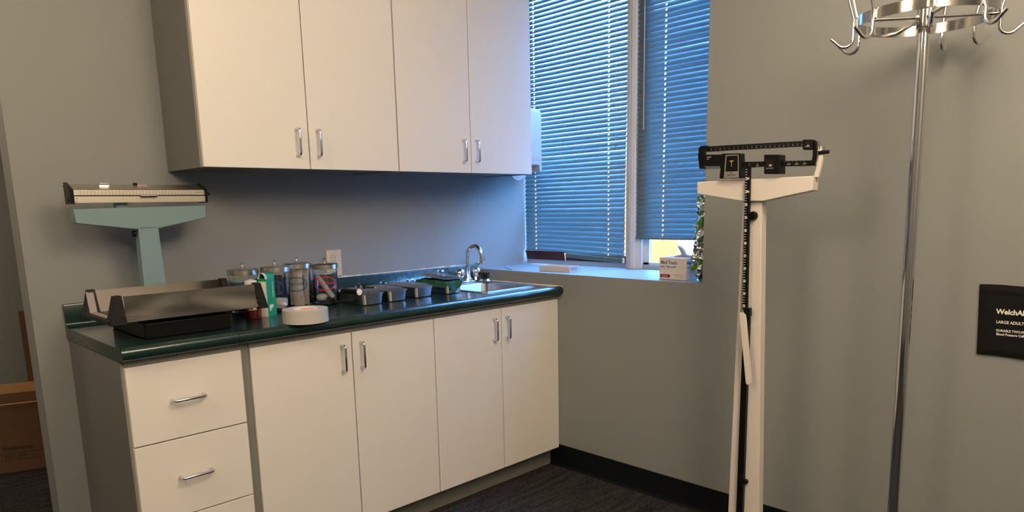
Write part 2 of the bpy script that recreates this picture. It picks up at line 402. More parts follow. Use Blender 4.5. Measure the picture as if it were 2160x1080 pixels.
# ------------------------------------------------------------------ cabinets
def u_handle(name, parent, x, y, z, vertical, L=.096, off=.030, r=.0048):
    b = .009; pts = []
    def pt(t, d): return (x, y-d, z+t) if vertical else (x+t, y-d, z)
    pts.append(pt(-L/2, 0)); pts.append(pt(-L/2, off-b))
    for i in range(1, 5):
        a = PI/2*i/4; pts.append(pt(-L/2+b*(1-math.cos(a)), off-b+b*math.sin(a)))
    for i in range(0, 5):
        a = PI/2*i/4; pts.append(pt(L/2-b+b*math.sin(a), off-b+b*math.cos(a)))
    pts.append(pt(L/2, 0))
    return MB('chrome').tube(pts, r, n=12).build(name, parent)
def upper(x0, xm, x1, label, hx):
    zu, zt, yb = 1.4617, 2.45, -.315
    t = thing('wall_cabinet', label, 'cabinet', (x0, 0, zu), group='white wall cabinets')
    th = .018
    c = MB('grey_lam').box((x0, 0, zu), (x0+th, yb, zt)).box((x1-th, 0, zu), (x1, yb, zt)).box((x0+th, 0, zu+.004), (x1-th, yb, zu+.022)).box((x0+th, 0, zt-.018), (x1-th, yb, zt)).box((x0+th, 0, zu+.022), (x1-th, -.006, zt-.018))
    c.build('body', t, bevel=.0008)
    for a in (x0, x1-th): MB('edge').box((a, yb-.0012, zu), (a+th, yb, zt)).build('edge_band', t)
    for a, b, h in ((x0+.004, xm-.002, hx[0]), (xm+.002, x1-.0015, hx[1])):
        d = MB('white_lam').box((a, -.3198, zu+.001), (b, -.3388, zt)).build('door', t, bevel=.0012)
        u_handle('handle', d, h, -.3388, 1.562, True)
    return t
upper(-1.5518, -1.138, -.7190, 'left wall cabinet with two white doors, its grey side facing the room', (-1.190, -1.103))
upper(-.7180, -.3018, .1109, 'right wall cabinet with two white doors, beside the window', (-.355, -.274))
YD = -.606; ZC = .8745; ZT = .8538; ZB = .0977
def body(x0, x1, t, left_panel=True, side_m='grey_lam', ztop=ZC-.001):
    th = .018; yb = YD+.020
    c = MB(side_m).box((x0, -.002, 0 if left_panel else ZB), (x0+th, yb, ztop)).box((x1-th, -.002, ZB), (x1, yb, ztop)).box((x0+th, -.002, ZB), (x1-th, yb, ZB+.018)).box((x0+th, -.02, ztop-.018), (x1-th, yb, ztop)).box((x0+th, -.002, ZB+.018), (x1-th, -.008, ztop-.018))
    c.build('body', t, bevel=.0008)
    for a in (x0, x1-th): MB('edge').box((a, yb-.0012, ZB), (a+th, yb, ZT-.001)).build('edge_band', t)
    MB('toe').box((x0+(0 if not left_panel else th), -.5488+.015, 0), (x1, -.5488, ZB)).box((x0+(0 if not left_panel else th), -.5488, 0), (x1, -.5525, .012)).build('toe_kick', t)
t = thing('drawer_cabinet', 'base cabinet with stacked white drawers at the left end of the worktop', 'cabinet', (-1.9530, -.3, 0))
x0, x1 = -1.9530, -1.5905
th = .018; yb = YD+.020
MB('grey_lam').box((x0, -.002, 0), (x0+th, yb, ZC-.001)).box((x1-th, -.002, ZB), (x1, yb, ZC-.001)).box((x0+th, -.002, ZB), (x1-th, yb, ZB+.018)).box((x0+th, -.002, ZB), (x1-th, -.008, ZC-.02)).build('body', t, bevel=.0008)
MB('edge').box((x0, yb-.0012, 0.0), (x0+th, yb, ZC-.001)).build('edge_band', t)
MB('toe').box((x0+th, -.5338, 0), (x1, -.5488, ZB)).build('toe_kick', t)
MB('rail').box((-1.9464, YD+.0195, ZT+.0012), (-1.5922, YD+.0035, ZC-.0008)).build('top_rail', t)
for za, zb, hz in ((.6055, .8535, .731), (.3485, .6015, .478), (.0977, .3445, .222)):
    d = MB('white_lam').box((-1.9464, YD+.019, za), (-1.5922, YD, zb)).build('drawer', t, bevel=.0012)
    u_handle('handle', d, -1.776, YD, hz, False)
def basec(x0, xm, x1, label, hx, filler=None):
    t = thing('base_cabinet', label, 'cabinet', (x0, -.3, 0), group='white two door base cabinets')
    body(x0, x1, t, left_panel=False)
    if filler: MB('rail').box((filler, YD+.010, 0), (x0-.0005, YD+.026, ZC-.001)).build('filler_strip', t)
    MB('rail').box((x0, YD+.019, ZT+.0012), (x1, YD+.0035, ZC-.0008)).build('top_rail', t)
    for a, b, h in ((x0+.0015, xm-.002, hx[0]), (xm+.002, x1-.0015, hx[1])):
        d = MB('white_lam').box((a, YD+.019, ZB+.0), (b, YD, ZT)).build('door', t, bevel=.0012)
        u_handle('handle', d, h, YD, .763, True)
basec(-1.5628, -1.1682, -.7760, 'base cabinet with two white doors, between the drawers and the sink cabinet', (-1.215, -1.134), filler=-1.5900)
basec(-.7750, -.3877, -.0005, 'base cabinet with two white doors under the sink, next to the window wall', (-.440, -.360))

# ------------------------------------------------------------------ worktops
def wt_profile():
    p = [(-.002, .9976)]
    p += [(-.016, .9976), (-.0195, .9962), (-.021, .993), (-.021, .935)]
    for i in range(1, 6):
        a = math.radians(90*i/5); p.append((-.021-.018*(1-math.cos(a)), .935-.020*math.sin(a)))
    p += [(-.585, .915), (-.600, .9162), (-.612, .9185), (-.622, .9180)]
    for i in range(0, 10):
        a = math.radians(80-160*i/9); p.append((-.624-.0165*math.cos(a), .8975+.0205*math.sin(a)))
    p += [(-.612, .8757), (-.612, .8750), (-.002, .8750)]
    return p
SX0, SX1, SY0, SY1 = -.400, -.030, -.505, -.045      # sink outer rim
BX0, BX1, BY0, BY1 = -.372, -.088, -.480, -.175      # basin
def worktop(x0, x1, label, hole=False):
    m = MB('green').prism(wt_profile(), 'x', x0, x1)
    o = m.build('worktop', loc=((x0+x1)/2, -.3, .875), angle=28)
    if hole:
        c = MB('green').box((BX0-.006, BY0-.006, .80), (BX1+.006, BY1+.006, .95)).build('cut', loc=(0, 0, 0))
        md = o.modifiers.new('b', 'BOOLEAN'); md.object = c; md.operation = 'DIFFERENCE'; md.solver = 'EXACT'
        bpy.context.view_layer.update()
        me = bpy.data.meshes.new_from_object(o.evaluated_get(bpy.context.evaluated_depsgraph_get()))
        o.modifiers.clear(); o.data = me; me.name = 'worktop'; bpy.data.objects.remove(c)
        me.set_sharp_from_angle(angle=math.radians(28))
    return tag(o, label, 'worktop', 'green worktop lengths')
worktop(-1.9577, -1.6068, 'short dark green worktop piece over the drawers, under the baby scale')
worktop(-1.6055, -.0008, 'long dark green worktop with the sink, over the white doors', True)

# sink
t = thing('sink', 'small stainless steel sink set in the green worktop by the window', 'sink', ((SX0+SX1)/2, (SY0+SY1)/2, H))
def rrect(x0, x1, y0, y1, r, n=6):
    out = []
    for cx, cy, a0 in ((x1-r, y1-r, 0), (x0+r, y1-r, 90), (x0+r, y0+r, 180), (x1-r, y0+r, 270)):
        for i in range(n+1):
            a = math.radians(a0+90*i/n); out.append((cx+r*math.cos(a), cy+r*math.sin(a)))
    return out
def loops(mb, L, cap=True, T=None):
    n = len(L[0][0]); vs = []
    for pts, z in L: vs += [(p[0], p[1], z) for p in pts]
    fs = []
    for i in range(len(L)-1): fs += [(i*n+k, i*n+(k+1) % n, (i+1)*n+(k+1) % n, (i+1)*n+k) for k in range(n)]
    if cap: fs.append(list(range((len(L)-1)*n, len(L)*n)))
    return mb.add(vs, fs, T)
m = MB('steel')
L = [(rrect(SX0, SX1, SY0, SY1, .03), H+.0006), (rrect(SX0+.002, SX1-.002, SY0+.002, SY1-.002, .029), H+.0045), (rrect(SX0+.008, SX1-.008, SY0+.008, SY1-.008, .026), H+.0045),
     (rrect(BX0-.004, BX1+.004, BY0-.004, BY1+.004, .036), H+.002), (rrect(BX0, BX1, BY0, BY1, .035), H-.003), (rrect(BX0+.008, BX1-.008, BY0+.008, BY1-.008, .04), H-.10), (rrect(BX0+.03, BX1-.03, BY0+.03, BY1-.03, .05), H-.125)]
loops(m, L); m.build('basin', t, angle=50)
MB('chrome').lathe([(0, 0), (.02, 0), (.03, .002), (.032, .0035), (.018, .004), (.0, .001)], (-.23, -.32, H-.1248), n=28).build('drain', t)
# faucet
FX, FY = -.14, -.105
t = thing('faucet', 'chrome gooseneck faucet with two round knobs behind the sink', 'faucet', (FX, FY, H+.004))
z0 = H+.0035
MB('chrome').lathe([(.001, 0), (.10, 0), (.10, .006), (.094, .010), (.001, .011)], (FX, FY, z0), n=40, sy=.30).build('base_plate', t)
pth = [(FX, FY, z0+.010), (FX, FY, z0+.10), (FX, FY, 1.060)]+arc((FX, FY-.048, 1.060), .048, 0, 180, 18)[1:]
tip = Vector(pth[-1]); pth += [tuple(tip+Vector((0, -.004, -.018)))]
pth = [(p[0]+.12*max(0, (FY-p[1])), p[1], p[2]) for p in pth]
MB('chrome').tube(pth, .0095, n=20).build('spout', t)
tip = Vector(pth[-1]); MB('chrome').cyl(tip+Vector((0, .001, .010)), tip+Vector((0, -.003, -.020)), .0125, n=20).build('aerator', t)
MB('chrome').lathe([(0, 0), (.024, 0), (.022, .012), (.014, .024), (.012, .05), (0, .05)], (FX, FY, z0+.009), n=24).build('spout_collar', t)
for sx in (-1, 1):
    MB('chrome').lathe([(0, 0), (.016, 0), (.013, .012), (.012, .016), (.020, .020), (.027, .032), (.0285, .044), (.025, .056), (.016, .064), (0, .067)], (FX+sx*.056, FY, z0+.010), n=28).build('knob', t)
# strainer standing on the sink corner
c = (-.060, -.150, H+.0046)
t = thing('sink_strainer', 'steel sink strainer with a black pronged top, at the sink corner by the wall', 'strainer', c)
MB('steel').lathe([(0, 0), (.030, 0), (.034, .003), (.028, .008), (.018, .017), (0, .018)], c, n=28).build('cup', t)
m = MB('black').lathe([(0, .017), (.017, .017), (.024, .021), (.025, .027), (.019, .031), (.009, .034), (.007, .044), (0, .045)], c, n=20)
for i in range(6):
    a = i*PI/3+.3; x, y = c[0]+.019*math.cos(a), c[1]+.019*math.sin(a); m.box((x-.0022, y-.0022, c[2]+.027), (x+.0022, y+.0022, c[2]+.046))
m.build('basket_top', t)
c = P(1024, 557.5, z=.9977)
c = (c.x, max(c.y, -.0115), .9985); m = MB('chrome').cyl(c, (c[0], c[1], c[2]+.014), .010, n=20).cyl((c[0]-.012, c[1], c[2]+.008), (c[0]-.020, c[1], c[2]+.008), .006, n=14)
m.cyl((c[0], c[1], c[2]+.014), (c[0], c[1], c[2]+.016), .0085, n=20)
tag(m.build('metal_fitting', loc=c), 'small chrome fitting lying on top of the splashback near the corner', 'fitting')

# ------------------------------------------------------------------ outlet
oc = ((-.904-.824)/2, 0, (1.126+1.0055)/2)
t = thing('wall_outlet', 'ivory double power outlet on the back wall above the worktop', 'outlet', oc)
MB('outlet').prism([(oc[0]-.039, oc[2]-.06), (oc[0]+.039, oc[2]-.06), (oc[0]+.039, oc[2]+.06), (oc[0]-.039, oc[2]+.06)], 'y', -.0005, -.0055).build('cover_plate', t, bevel=.003)
for dz in (.022, -.022):
    m = MB('outlet'); pts = [(oc[0]+.0175*math.cos(a)*(1), oc[2]+dz+max(-.0148, min(.0148, .0185*math.sin(a)))) for a in [2*PI*i/28 for i in range(28)]]
    m.prism(pts, 'y', -.005, -.0075)
    m.use('dark_slot').prism([(p[0]*1.0+(p[0]-oc[0])*.05, p[1]+(p[1]-oc[2]-dz)*.05) for p in pts], 'y', -.005, -.0057)
    for sx, hh in ((-.0065, .0045), (.0065, .0038)): m.box((oc[0]+sx-.0012, -.0074, oc[2]+dz+.003-hh), (oc[0]+sx+.0012, -.0078, oc[2]+dz+.003+hh))
    m.cyl((oc[0], -.0074, oc[2]+dz-.008), (oc[0], -.0078, oc[2]+dz-.008), .0026, n=12); m.build('socket', t)
MB('steel').cyl((oc[0], -.005, oc[2]), (oc[0], -.0068, oc[2]), .003, n=12).build('screw', t)

# ------------------------------------------------------------------ towel dispenser
t = thing('towel_dispenser', 'white plastic towel dispenser on the wall behind the right wall cabinet end', 'dispenser', (.28, 0, 1.49))
dx0, dx1, dz0, dz1 = .130, .396, 1.490, 1.832
m = MB('white_plastic'); prof = [(0, dz0+.035), (-.07, dz0+.03), (-.144, dz0+.034), (-.148, dz0+.05), (-.148, dz1-.03), (-.138, dz1-.008), (-.11, dz1), (0, dz1)]
m.prism(prof, 'x', dx0, dx1); m.build('cover', t, bevel=.008, segs=3)
m = MB('white_plastic').box((dx1-.018, -.001, dz0), (dx1, -.146, dz0+.040)).box((dx0, -.001, dz0), (dx0+.018, -.146, dz0+.04)).box((dx0+.018, -.001, dz0), (dx1-.018, -.012, dz0+.04)); m.build('lower_frame', t, bevel=.005)
m = MB('white_plastic')
for z in (1.555, 1.568): m.box((dx0+.006, -.1475, z), (dx1-.006, -.1502, z+.003))
m.build('ridges', t)
pts = [(.138, 1.50)]+[(.205+.052*math.cos(a), 1.488-.048*math.sin(a)*1.0) for a in [PI-PI*i/12 for i in range(13)]]+[(.273, 1.50)]
MB('white_plastic').prism(pts, 'y', -.144, -.132).build('pull_lip', t, bevel=.002)

# ------------------------------------------------------------------ baby scale
BY = -.2
t = thing('baby_scale', 'pale aqua baby scale with a polished steel tray on the left end of the worktop', 'scale', (-1.70, -.36, H))
MB('black').box((-1.852, -.515, H), (-1.575, -.17, H+.052)).box((-1.80, -.47, H+.052), (-1.62, -.24, .979)).build('base', t, bevel=.006)
m = MB('scale_blue').prism([(-1.744, H+.05), (-1.664, H+.05), (-1.673, 1.262), (-1.740, 1.262)], 'y', -.200, -.155); m.build('column', t, bevel=.004)
m = MB('scale_blue')
pts = [P(u, v, y=BY) for u, v in ((154, 441), (434.5, 433), (434.5, 459.5), (336, 482), (287, 484), (161, 471.5))]
m.prism([(p.x, p.z) for p in pts], 'y', BY, BY+.05).build('beam_housing', t, bevel=.0035)
a = P(283, 488, y=-.17); MB('black').cyl((-1.7445, -.172, 1.238), (-1.752, -.172, 1.238), .011, n=16).build('knob', t)
# fulcrum
a = P(218, 436, y=-.175); b = P(266, 427, y=-.175)
MB('scale_blue').box((a.x+.035, -.19, 1.325), (b.x, -.16, 1.352)).build('fulcrum', t, bevel=.001)
MB('glass').box((a.x, -.196, 1.327), (a.x+.03, -.194, 1.350)).build('window', t)
YBm = -.215
xa, xb = P(155, 405, y=YBm).x, P(432, 408, y=YBm).x
zu1, zu0 = P(290, 400.5, y=YBm).z, P(290, 411.5, y=YBm).z
zl1, zl0 = P(290, 414, y=YBm).z, P(290, 427, y=YBm).z
MB('alu').box((xa, YBm, zl0), (xb, YBm+.004, zl1)).build('lower_plate', t, bevel=.0006)
m = MB('alu').box((xa, YBm+.003, zu0), (xb, YBm+.007, zu1)).build('upper_plate', t, bevel=.0006)
k = MB('print_black'); nt = 34
for i in range(nt):
    x = xa+.02+(xb-xa-.07)*i/(nt-1); k.box((x-.0003, YBm+.0026, zu0+.001), (x+.0003, YBm+.0032, zu1-.002))
for i in range(4): k.box((xb-.034+i*.008, YBm+.0022, zu0+.009), (xb-.029+i*.008, YBm+.0026, zu0+.0105))
k.build('graduations', t)
m = MB('alu'); m.add([(xa-.002, YBm+.008, zu1+.002), (xb, YBm+.008, zu1+.002), (xb-.004, -.150, zu1+.020), (xa+.002, -.150, zu1+.020), (xa-.002, YBm+.010, zu1), (xb, YBm+.010, zu1), (xb-.004, -.148, zu1+.018), (xa+.002, -.148, zu1+.018)], [(0, 1, 2, 3), (7, 6, 5, 4), (0, 4, 5, 1), (1, 5, 6, 2), (2, 6, 7, 3), (3, 7, 4, 0)])
m.build('top_plate', t)
m = MB('print_black')
for i in range(60):
    x = xa+.01+(xb-xa-.02)*i/59; m.box((x-.0004, YBm+.0068, zu1-.001), (x+.0004, YBm+.0078, zu1+.003))
m.box((xa, YBm+.0078, zu1-.004), (xb, YBm+.012, zu1+.0015)).box((xa, YBm+.006, zl1-.001), (xb, YBm+.02, zu0+.001)); m.build('dark_slot', t)
m = MB('print_red'); x = P(300, 397, y=-.2).x
m.add([(x-.008, -.200, zu1+.0115), (x+.008, -.200, zu1+.0115), (x+.008, -.191, zu1+.0140), (x-.008, -.191, zu1+.0140)], [(0, 1, 2, 3)]); m.build('red_mark', t)
m = MB('black'); prof = [(YBm-.002, zl0-.003), (-.150, zl0-.003), (-.143, zu1+.024), (-.153, zu1+.026), (YBm+.006, zu1+.004), (YBm-.002, zu1-.001)]
m.prism(prof, 'x', xa-.012, xa); 
for z in (zl0+.008, zl0+.016): m.cyl((xa-.0122, -.19, z), (xa-.014, -.19, z), .004, n=12)
m.build('end_cap', t, bevel=.0008)
m = MB('black').prism(prof, 'x', xb, xb+.009).cyl((xb+.009, -.20, zl1+.01), (xb+.022, -.20, zl1+.008), .0045, .006, n=12)
m.build('end_cap', t, bevel=.0008)
MB('chrome').cyl((xa-.014, -.15, zu1+.018), (xa-.007, -.15, zu1+.018), .0045, n=12).build('pin', t)
for x in (xa+.006, xb-.006):
    for z in (zl0+.005, zl1-.006): MB('steel').cyl((x, YBm, z), (x, YBm-.0012, z), .0022, n=10).build('rivet', t)
a, b = P(296, 413, y=YBm-.006), P(331, 413, y=YBm-.006)
MB('chrome').cyl((a.x, YBm-.006, a.z), (b.x, YBm-.006, a.z), .0055, n=14).build('poise', t)
a, b = P(208, 389, y=-.15), P(229, 389, y=-.15)
MB('chrome').box((a.x, -.156, a.z-.004), (b.x, -.144, a.z+.004)).build('poise', t, bevel=.001)
a, b = P(281, 389.5, y=-.15), P(309, 389.5, y=-.15)
MB('black').box((a.x, -.156, a.z-.004), (a.x+.012, -.144, a.z+.006)).use('chrome').box((a.x+.012, -.155, a.z-.001), (b.x, -.145, a.z+.003)).build('poise', t, bevel=.001)
# tray
TX0, TX1, TY0, TY1, TZ0, TZ1 = -1.950, -1.458, -.538, -.208, .977, 1.058
m = MB('mirror'); n1, n2 = 90, 14; vs = []; fs = []
for th_ in (0, .0012):
    for j in range(n2+1):
        for i in range(n1+1):
            u, v = i/n1, j/n2; x = TX0+.045+(TX1-.028-TX0-.045)*u; z = TZ0+.002+(TZ1-TZ0-.002)*v
            y = TY0+.003+.008*v+.0022*math.sin(v*PI)*math.sin(u*7+1.2)+.0016*noise.noise(Vector((u*3.2, v*1.3, 4)))*math.sin(v*PI)*2+.0012*math.sin(v*5.5+u*6)*math.sin(v*PI)
            vs.append((x, y+th_, z))
W_ = n1+1; N_ = W_*(n2+1)
for j in range(n2):
    for i in range(n1): q_ = j*W_+i; fs += [(q_, q_+1, q_+W_+1, q_+W_), (N_+q_, N_+q_+W_, N_+q_+W_+1, N_+q_+1)]
m.add(vs, fs); m.box((TX0+.045, TY0+.0105, TZ1-.0004), (TX1-.028, TY0+.0132, TZ1+.0008)); m.build('front_panel', t)
m = MB('steel_dull'); m.prism([(TY1-.004, TZ0+.002), (TY1-.0015, TZ0+.002), (TY1-.022, TZ1), (TY1-.0245, TZ1)], 'x', TX0+.045, TX1-.028)
m.box((TX0+.030, TY0+.006, TZ0+.002), (TX1-.015, TY1-.006, TZ0+.0045)); m.build('tray_liner', t)
def end_frame(xo, s, bx):
    """U-shaped black end; s=+1 left end (inner side towards +x)"""
    m = MB('black_matte'); tp = .040
    for side in (0, 1):
        if side == 0: y0, y1, y2, y3 = TY0-.001, TY0+.058, TY0+.008, TY0+.034
        else: y0, y1, y2, y3 = TY1+.001, TY1-.058, TY1-.016, TY1-.040
        lo = [(xo, y0), (xo, y1), (xo+s*bx, y1), (xo+s*bx, y0)]
        hi = [(xo+s*.018, y2), (xo+s*.018, y3), (xo+s*tp, y3), (xo+s*tp, y2)]
        m.prism(lo, 'z', TZ0-.004, TZ1+.004, pts2=hi)
    m.box((xo, TY0+.02, TZ0-.004), (xo+s*bx, TY1-.02, TZ0+.010))
    for yy in (TY0-.001, ): m.cyl((xo+s*.032, yy+.006, TZ0+.020), (xo+s*.032, yy-.000, TZ0+.020), .005, n=12)
    m.build('tray_end', t, bevel=.0015)
end_frame(TX0, 1, .046); end_frame(TX1+.008, -1, .034)
m = MB('lining').prism([(TY0+.058, TZ0+.012), (TY1-.060, TZ0+.012), (TY1-.041, TZ1-.002), (TY1-.039, TZ1-.002), (TY1-.058, TZ0+.010), (TY0+.058, TZ0+.010)], 'x', TX0+.012, TX0+.034)
m.build('tray_end_lining', t)
# crumpled tissue in the tray
def blob(name, c, r, label, cat, mt, seed=0, amp=.35, parent=None, sub=3, freq=3.0, z0=None, group=None):
    bm = bmesh.new(); bmesh.ops.create_icosphere(bm, subdivisions=sub, radius=1)
    for v in bm.verts:
        n = noise.noise(v.co*freq*.5+Vector((seed*7.1, seed*3.3, 0))); n2 = noise.noise(v.co*freq*1.6+Vector((seed, 0, seed*2)))
        k = 1+amp*n+amp*.5*abs(n2); p = Vector((v.co.x*r[0]*k, v.co.y*r[1]*k, v.co.z*r[2]*k))
        if z0 is not None: p.z = max(p.z, z0-c[2])
        v.co = p
    me = bpy.data.meshes.new(name); bm.to_mesh(me); bm.free()
    for p in me.polygons: p.use_smooth = True
    me.set_sharp_from_angle(angle=math.radians(38)); me.materials.append(M[mt])
    o = bpy.data.objects.new(name, me); SC.collection.objects.link(o); o.location = c
    if parent is None: tag(o, label, cat, group)
    else: o.parent = parent; o.location = Vector(c)-parent.location
    return o
blob('paper_tissue', (-1.505, -.345, TZ0+.024), (.03, .05, .024), 'crumpled pale tissue lying in the right end of the steel scale tray', 'tissue', 'paper', 3, z0=TZ0+.0048)

# ------------------------------------------------------------------ jars
def jar(c, r, ztop, label, pm, body, ang):
    """ang: how far the print is turned to the right of the viewer, radians"""
    t = thing('glass_jar', label, 'jar', (c[0], c[1], H), group='glass apothecary jars')
    rg = r-.004; hb = ztop-.020-H; tk = .0028
    prof = [(0, .0), (rg-.006, .0), (rg-.001, .004), (rg, .010), (rg, hb), (rg-tk, hb), (rg-tk, .012), (rg-.008, .007), (0, .006)]
    MB('glass').lathe(prof, (c[0], c[1], H+.0003), n=56).build('glass_body', t, angle=50)
    z = hb
    l = MB('lid').lathe([(r-.002, z-.012), (r, z-.011), (r, z+.006), (r-.003, z+.009), (.012, z+.0125), (0, z+.0125), (0, z+.011), (r-.004, z+.007), (r-.002, z+.004)], (c[0], c[1], H), n=56).build('lid', t, angle=40)
    MB('chrome').lathe([(0, 0), (.0045, 0), (.0035, .006), (.0048, .010), (.0052, .016), (.003, .019), (0, .0195)], (c[0], c[1], H+z+.012), n=16).build('knob', l)
    if pm:
        d = (-FH*math.cos(ang)+RH*math.sin(ang)).normalized(); xr = Vector((0, 0, 1)).cross(d)
        zc = H+hb*.575; T = frame(Vector((c[0], c[1], zc))+d*(rg+.0004), xr, (0, 0, 1))
        m = MB(pm)
        for rx, rz, wd in ((.047, .0285, .0011), (.044, .0260, .0007)):
            n = 56; vs = []
            for i in range(n):
                a = 2*PI*i/n
                for q in (-wd, wd):
                    X, Z = (rx+q)*math.cos(a), (rz+q)*math.sin(a)
                    vs.append((rg*math.sin(X/rg), Z, rg*math.cos(X/rg)-rg))
            m.add(vs, [(2*i, 2*i+1, 2*((i+1) % n)+1, 2*((i+1) % n)) for i in range(n)], T)
        if body: m.text(body, .0150, T @ Matrix.Translation((0, -.004, 0)), ext=.0001, align='CENTER', wrap=rg, sx=.93 if len(body) < 9 else .76)
        m.build('printed_label', t)
    return t
J = [((-1.393, -.223), .058, 1.100), ((-1.278, -.256), .0565, 1.104), ((-1.166, -.222), .0565, 1.108), ((-1.055, -.247), .0545, 1.098)]
jar(*J[0], 'leftmost glass jar with a steel lid, behind the end of the scale tray', 'print_blue', '', -.1)
jar(*J[1], 'glass jar with a blue oval print and steel lid, right behind the green box', 'print_blue', '', .0)
jar(*J[2], 'tall glass jar printed BANDAGES in a blue oval, full of paper packets', 'print_blue', 'BANDAGES', .13)
jar(*J[3], 'rightmost glass jar printed APPLICATORS in a red oval', 'print_red', 'APPLICATORS', .18)
jz = H+.0080
# bandage packets: one prototype, copied
def packet_mesh():
    m = MB('paper').box((-.011, -.0010, 0), (.011, .0010, .150)); m.use('print_dim')
    for i in range(5): m.box((-.006, -.0013, .02+i*.004), (.006, -.0010, .0215+i*.004))
    m.box((-.0105, -.0013, .012), (.0105, -.0010, .013))
    return m
pk = None
c3 = J[2][0]
spots = [(-.036, -.010, .06, .2, 1.0, 'white paper packet at the left side of the BANDAGES jar, leaning outward'),
         (-.021, -.024, -.04, .1, 1.02, 'wide plain paper packet left of centre in the BANDAGES jar'),
         (-.002, -.034, .02, -.05, .96, 'front paper packet behind the word BANDAGES in its jar'),
         (.019, -.030, -.05, .08, 1.04, 'bright printed paper packet right of centre in the BANDAGES jar'),
         (.034, -.012, .06, -.35, 1.0, 'narrow paper packet at the right side of the BANDAGES jar'),
         (.0, .010, 0, .1, 1.04, 'paper packet standing at the back of the BANDAGES jar')]
for i, (dx, dd, tilt, rz, sc_, lb) in enumerate(spots):
    p = Vector((c3[0], c3[1], 0))+RH*dx+FH*dd
    if pk is None:
        pk = packet_mesh().build('bandage_packet', local=True, loc=(0, 0, 0)); o = pk
    else: o = pk.copy(); SC.collection.objects.link(o)
    o.location = (p.x, p.y, jz+.001); o.rotation_euler = (0, tilt*.5, math.atan2(RH.y, RH.x)+rz); o.scale = (1, 1, sc_)
    tag(o, lb, 'packet', 'paper packets in the bandage jar')
# applicator jar
c4 = Vector((J[3][0][0], J[3][0][1], 0))
def tubeobj(a, b, r, name, label, cat, mt, group=None, capm=None):
    m = MB(mt).cyl(a, b, r, n=20)
    if capm: m.use(capm).cyl(b, Vector(b)+(Vector(b)-Vector(a)).normalized()*.004, r*1.08, n=20)
    return tag(m.build(name, loc=a), label, cat, group)
tubeobj(c4+RH*.026+FH*.008+Vector((0, 0, jz+.016)), c4-RH*.032+FH*.004+Vector((0, 0, jz+.105)), .0105, 'plastic_tube', 'thicker pale tube leaning to the left inside the APPLICATORS jar', 'tube', 'white_plastic', 'tubes in the applicators jar', 'paper')
tubeobj(c4+RH*.031-FH*.020+Vector((0, 0, jz+.024)), c4-RH*.004-FH*.028+Vector((0, 0, jz+.086)), .0085, 'plastic_tube', 'shorter white tube in front of the other in the APPLICATORS jar', 'tube', 'white_plastic', 'tubes in the applicators jar', 'paper')
o = blob('crumpled_wrap', tuple(c4-RH*.018-FH*.006+Vector((0, 0, jz+.018))), (.022, .020, .016), 'crumpled beige wrap at the bottom of the APPLICATORS jar', 'wrap', 'paper', 5, z0=jz+.0015)
o = blob('rubber_bulb', tuple(c4+RH*.018-FH*.014+Vector((0, 0, jz+.011))), (.018, .014, .011), 'black rubber piece at the bottom of the APPLICATORS jar', 'rubber piece', 'black', 8, amp=.15, z0=jz+.0015)
# jar 1: wooden sticks ; jar 2: cotton
c1 = Vector((J[0][0][0], J[0][0][1], 0)); c2 = Vector((J[1][0][0], J[1][0][1], 0))
o = blob('adhesive_bandages', tuple(c1-RH*.004-FH*.006+Vector((0, 0, jz+.024))), (.036, .034, .022), 'loose heap of tan adhesive bandages in the leftmost jar', 'bandages', 'pink', 2, z0=jz+.0015, amp=.4); o['kind'] = 'stuff'
m = MB('wood')
T = frame(c1-RH*.016-FH*.02+Vector((0, 0, jz+.05)), RH, (0, 0, 1))
m.prism([(.009*math.cos(a), .0)[0:1]+(.045*math.sin(a)*.5+(.055 if math.sin(a) > 0 else -.055)*.5,) for a in [2*PI*i/20 for i in range(20)]], 'z', -.001, .001, T=T @ Matrix.Rotation(.22, 4, 'Z'))
tag(m.build('wooden_stick', loc=tuple(c1+Vector((0, 0, jz)))), 'flat tan wooden stick standing in the leftmost jar', 'stick')
o = blob('cotton_wad', tuple(c2+RH*.014-FH*.01+Vector((0, 0, jz+.022))), (.030, .030, .022), 'white cotton wad at the bottom of the jar behind the green box', 'cotton', 'cotton', 4, z0=jz+.0015)
m = MB('navy').cyl(c2-RH*.004+FH*.012+Vector((0, 0, jz+.048)), c2-RH*.004+FH*.012+Vector((0, 0, jz+.130)), .026, n=20)
tag(m.build('blue_roll', loc=tuple(c2+Vector((0, 0, jz+.048)))), 'dark blue wrapped roll inside the jar behind the green box', 'roll')

# bottle
c = (-1.428, -.362, H)
t = thing('bottle', 'dark red brown plastic bottle with a white cap, half hidden behind the scale tray', 'bottle', c)
MB('maroon').lathe([(0, 0), (.027, 0), (.030, .003), (.030, .093), (.027, .106), (.018, .114), (.016, .120), (0, .120)], c, n=40).build('body', t, angle=50)
T = frame(Vector(c)-FH*.0304+Vector((0, 0, .034)), RH, (0, 0, 1))
MB('print_white').text('TEGUM', .0145, T, ext=.0001, align='CENTER', wrap=.0304, bold=.0003).build('lettering', t)
MB('white_plastic').lathe([(0, .120), (.0215, .120), (.0225, .122), (.0225, .138), (.020, .140), (.0, .147)], c, n=40).lathe([(.0225, .124), (.0235, .126), (.0225, .128)], c, n=40).build('cap', t, angle=40)

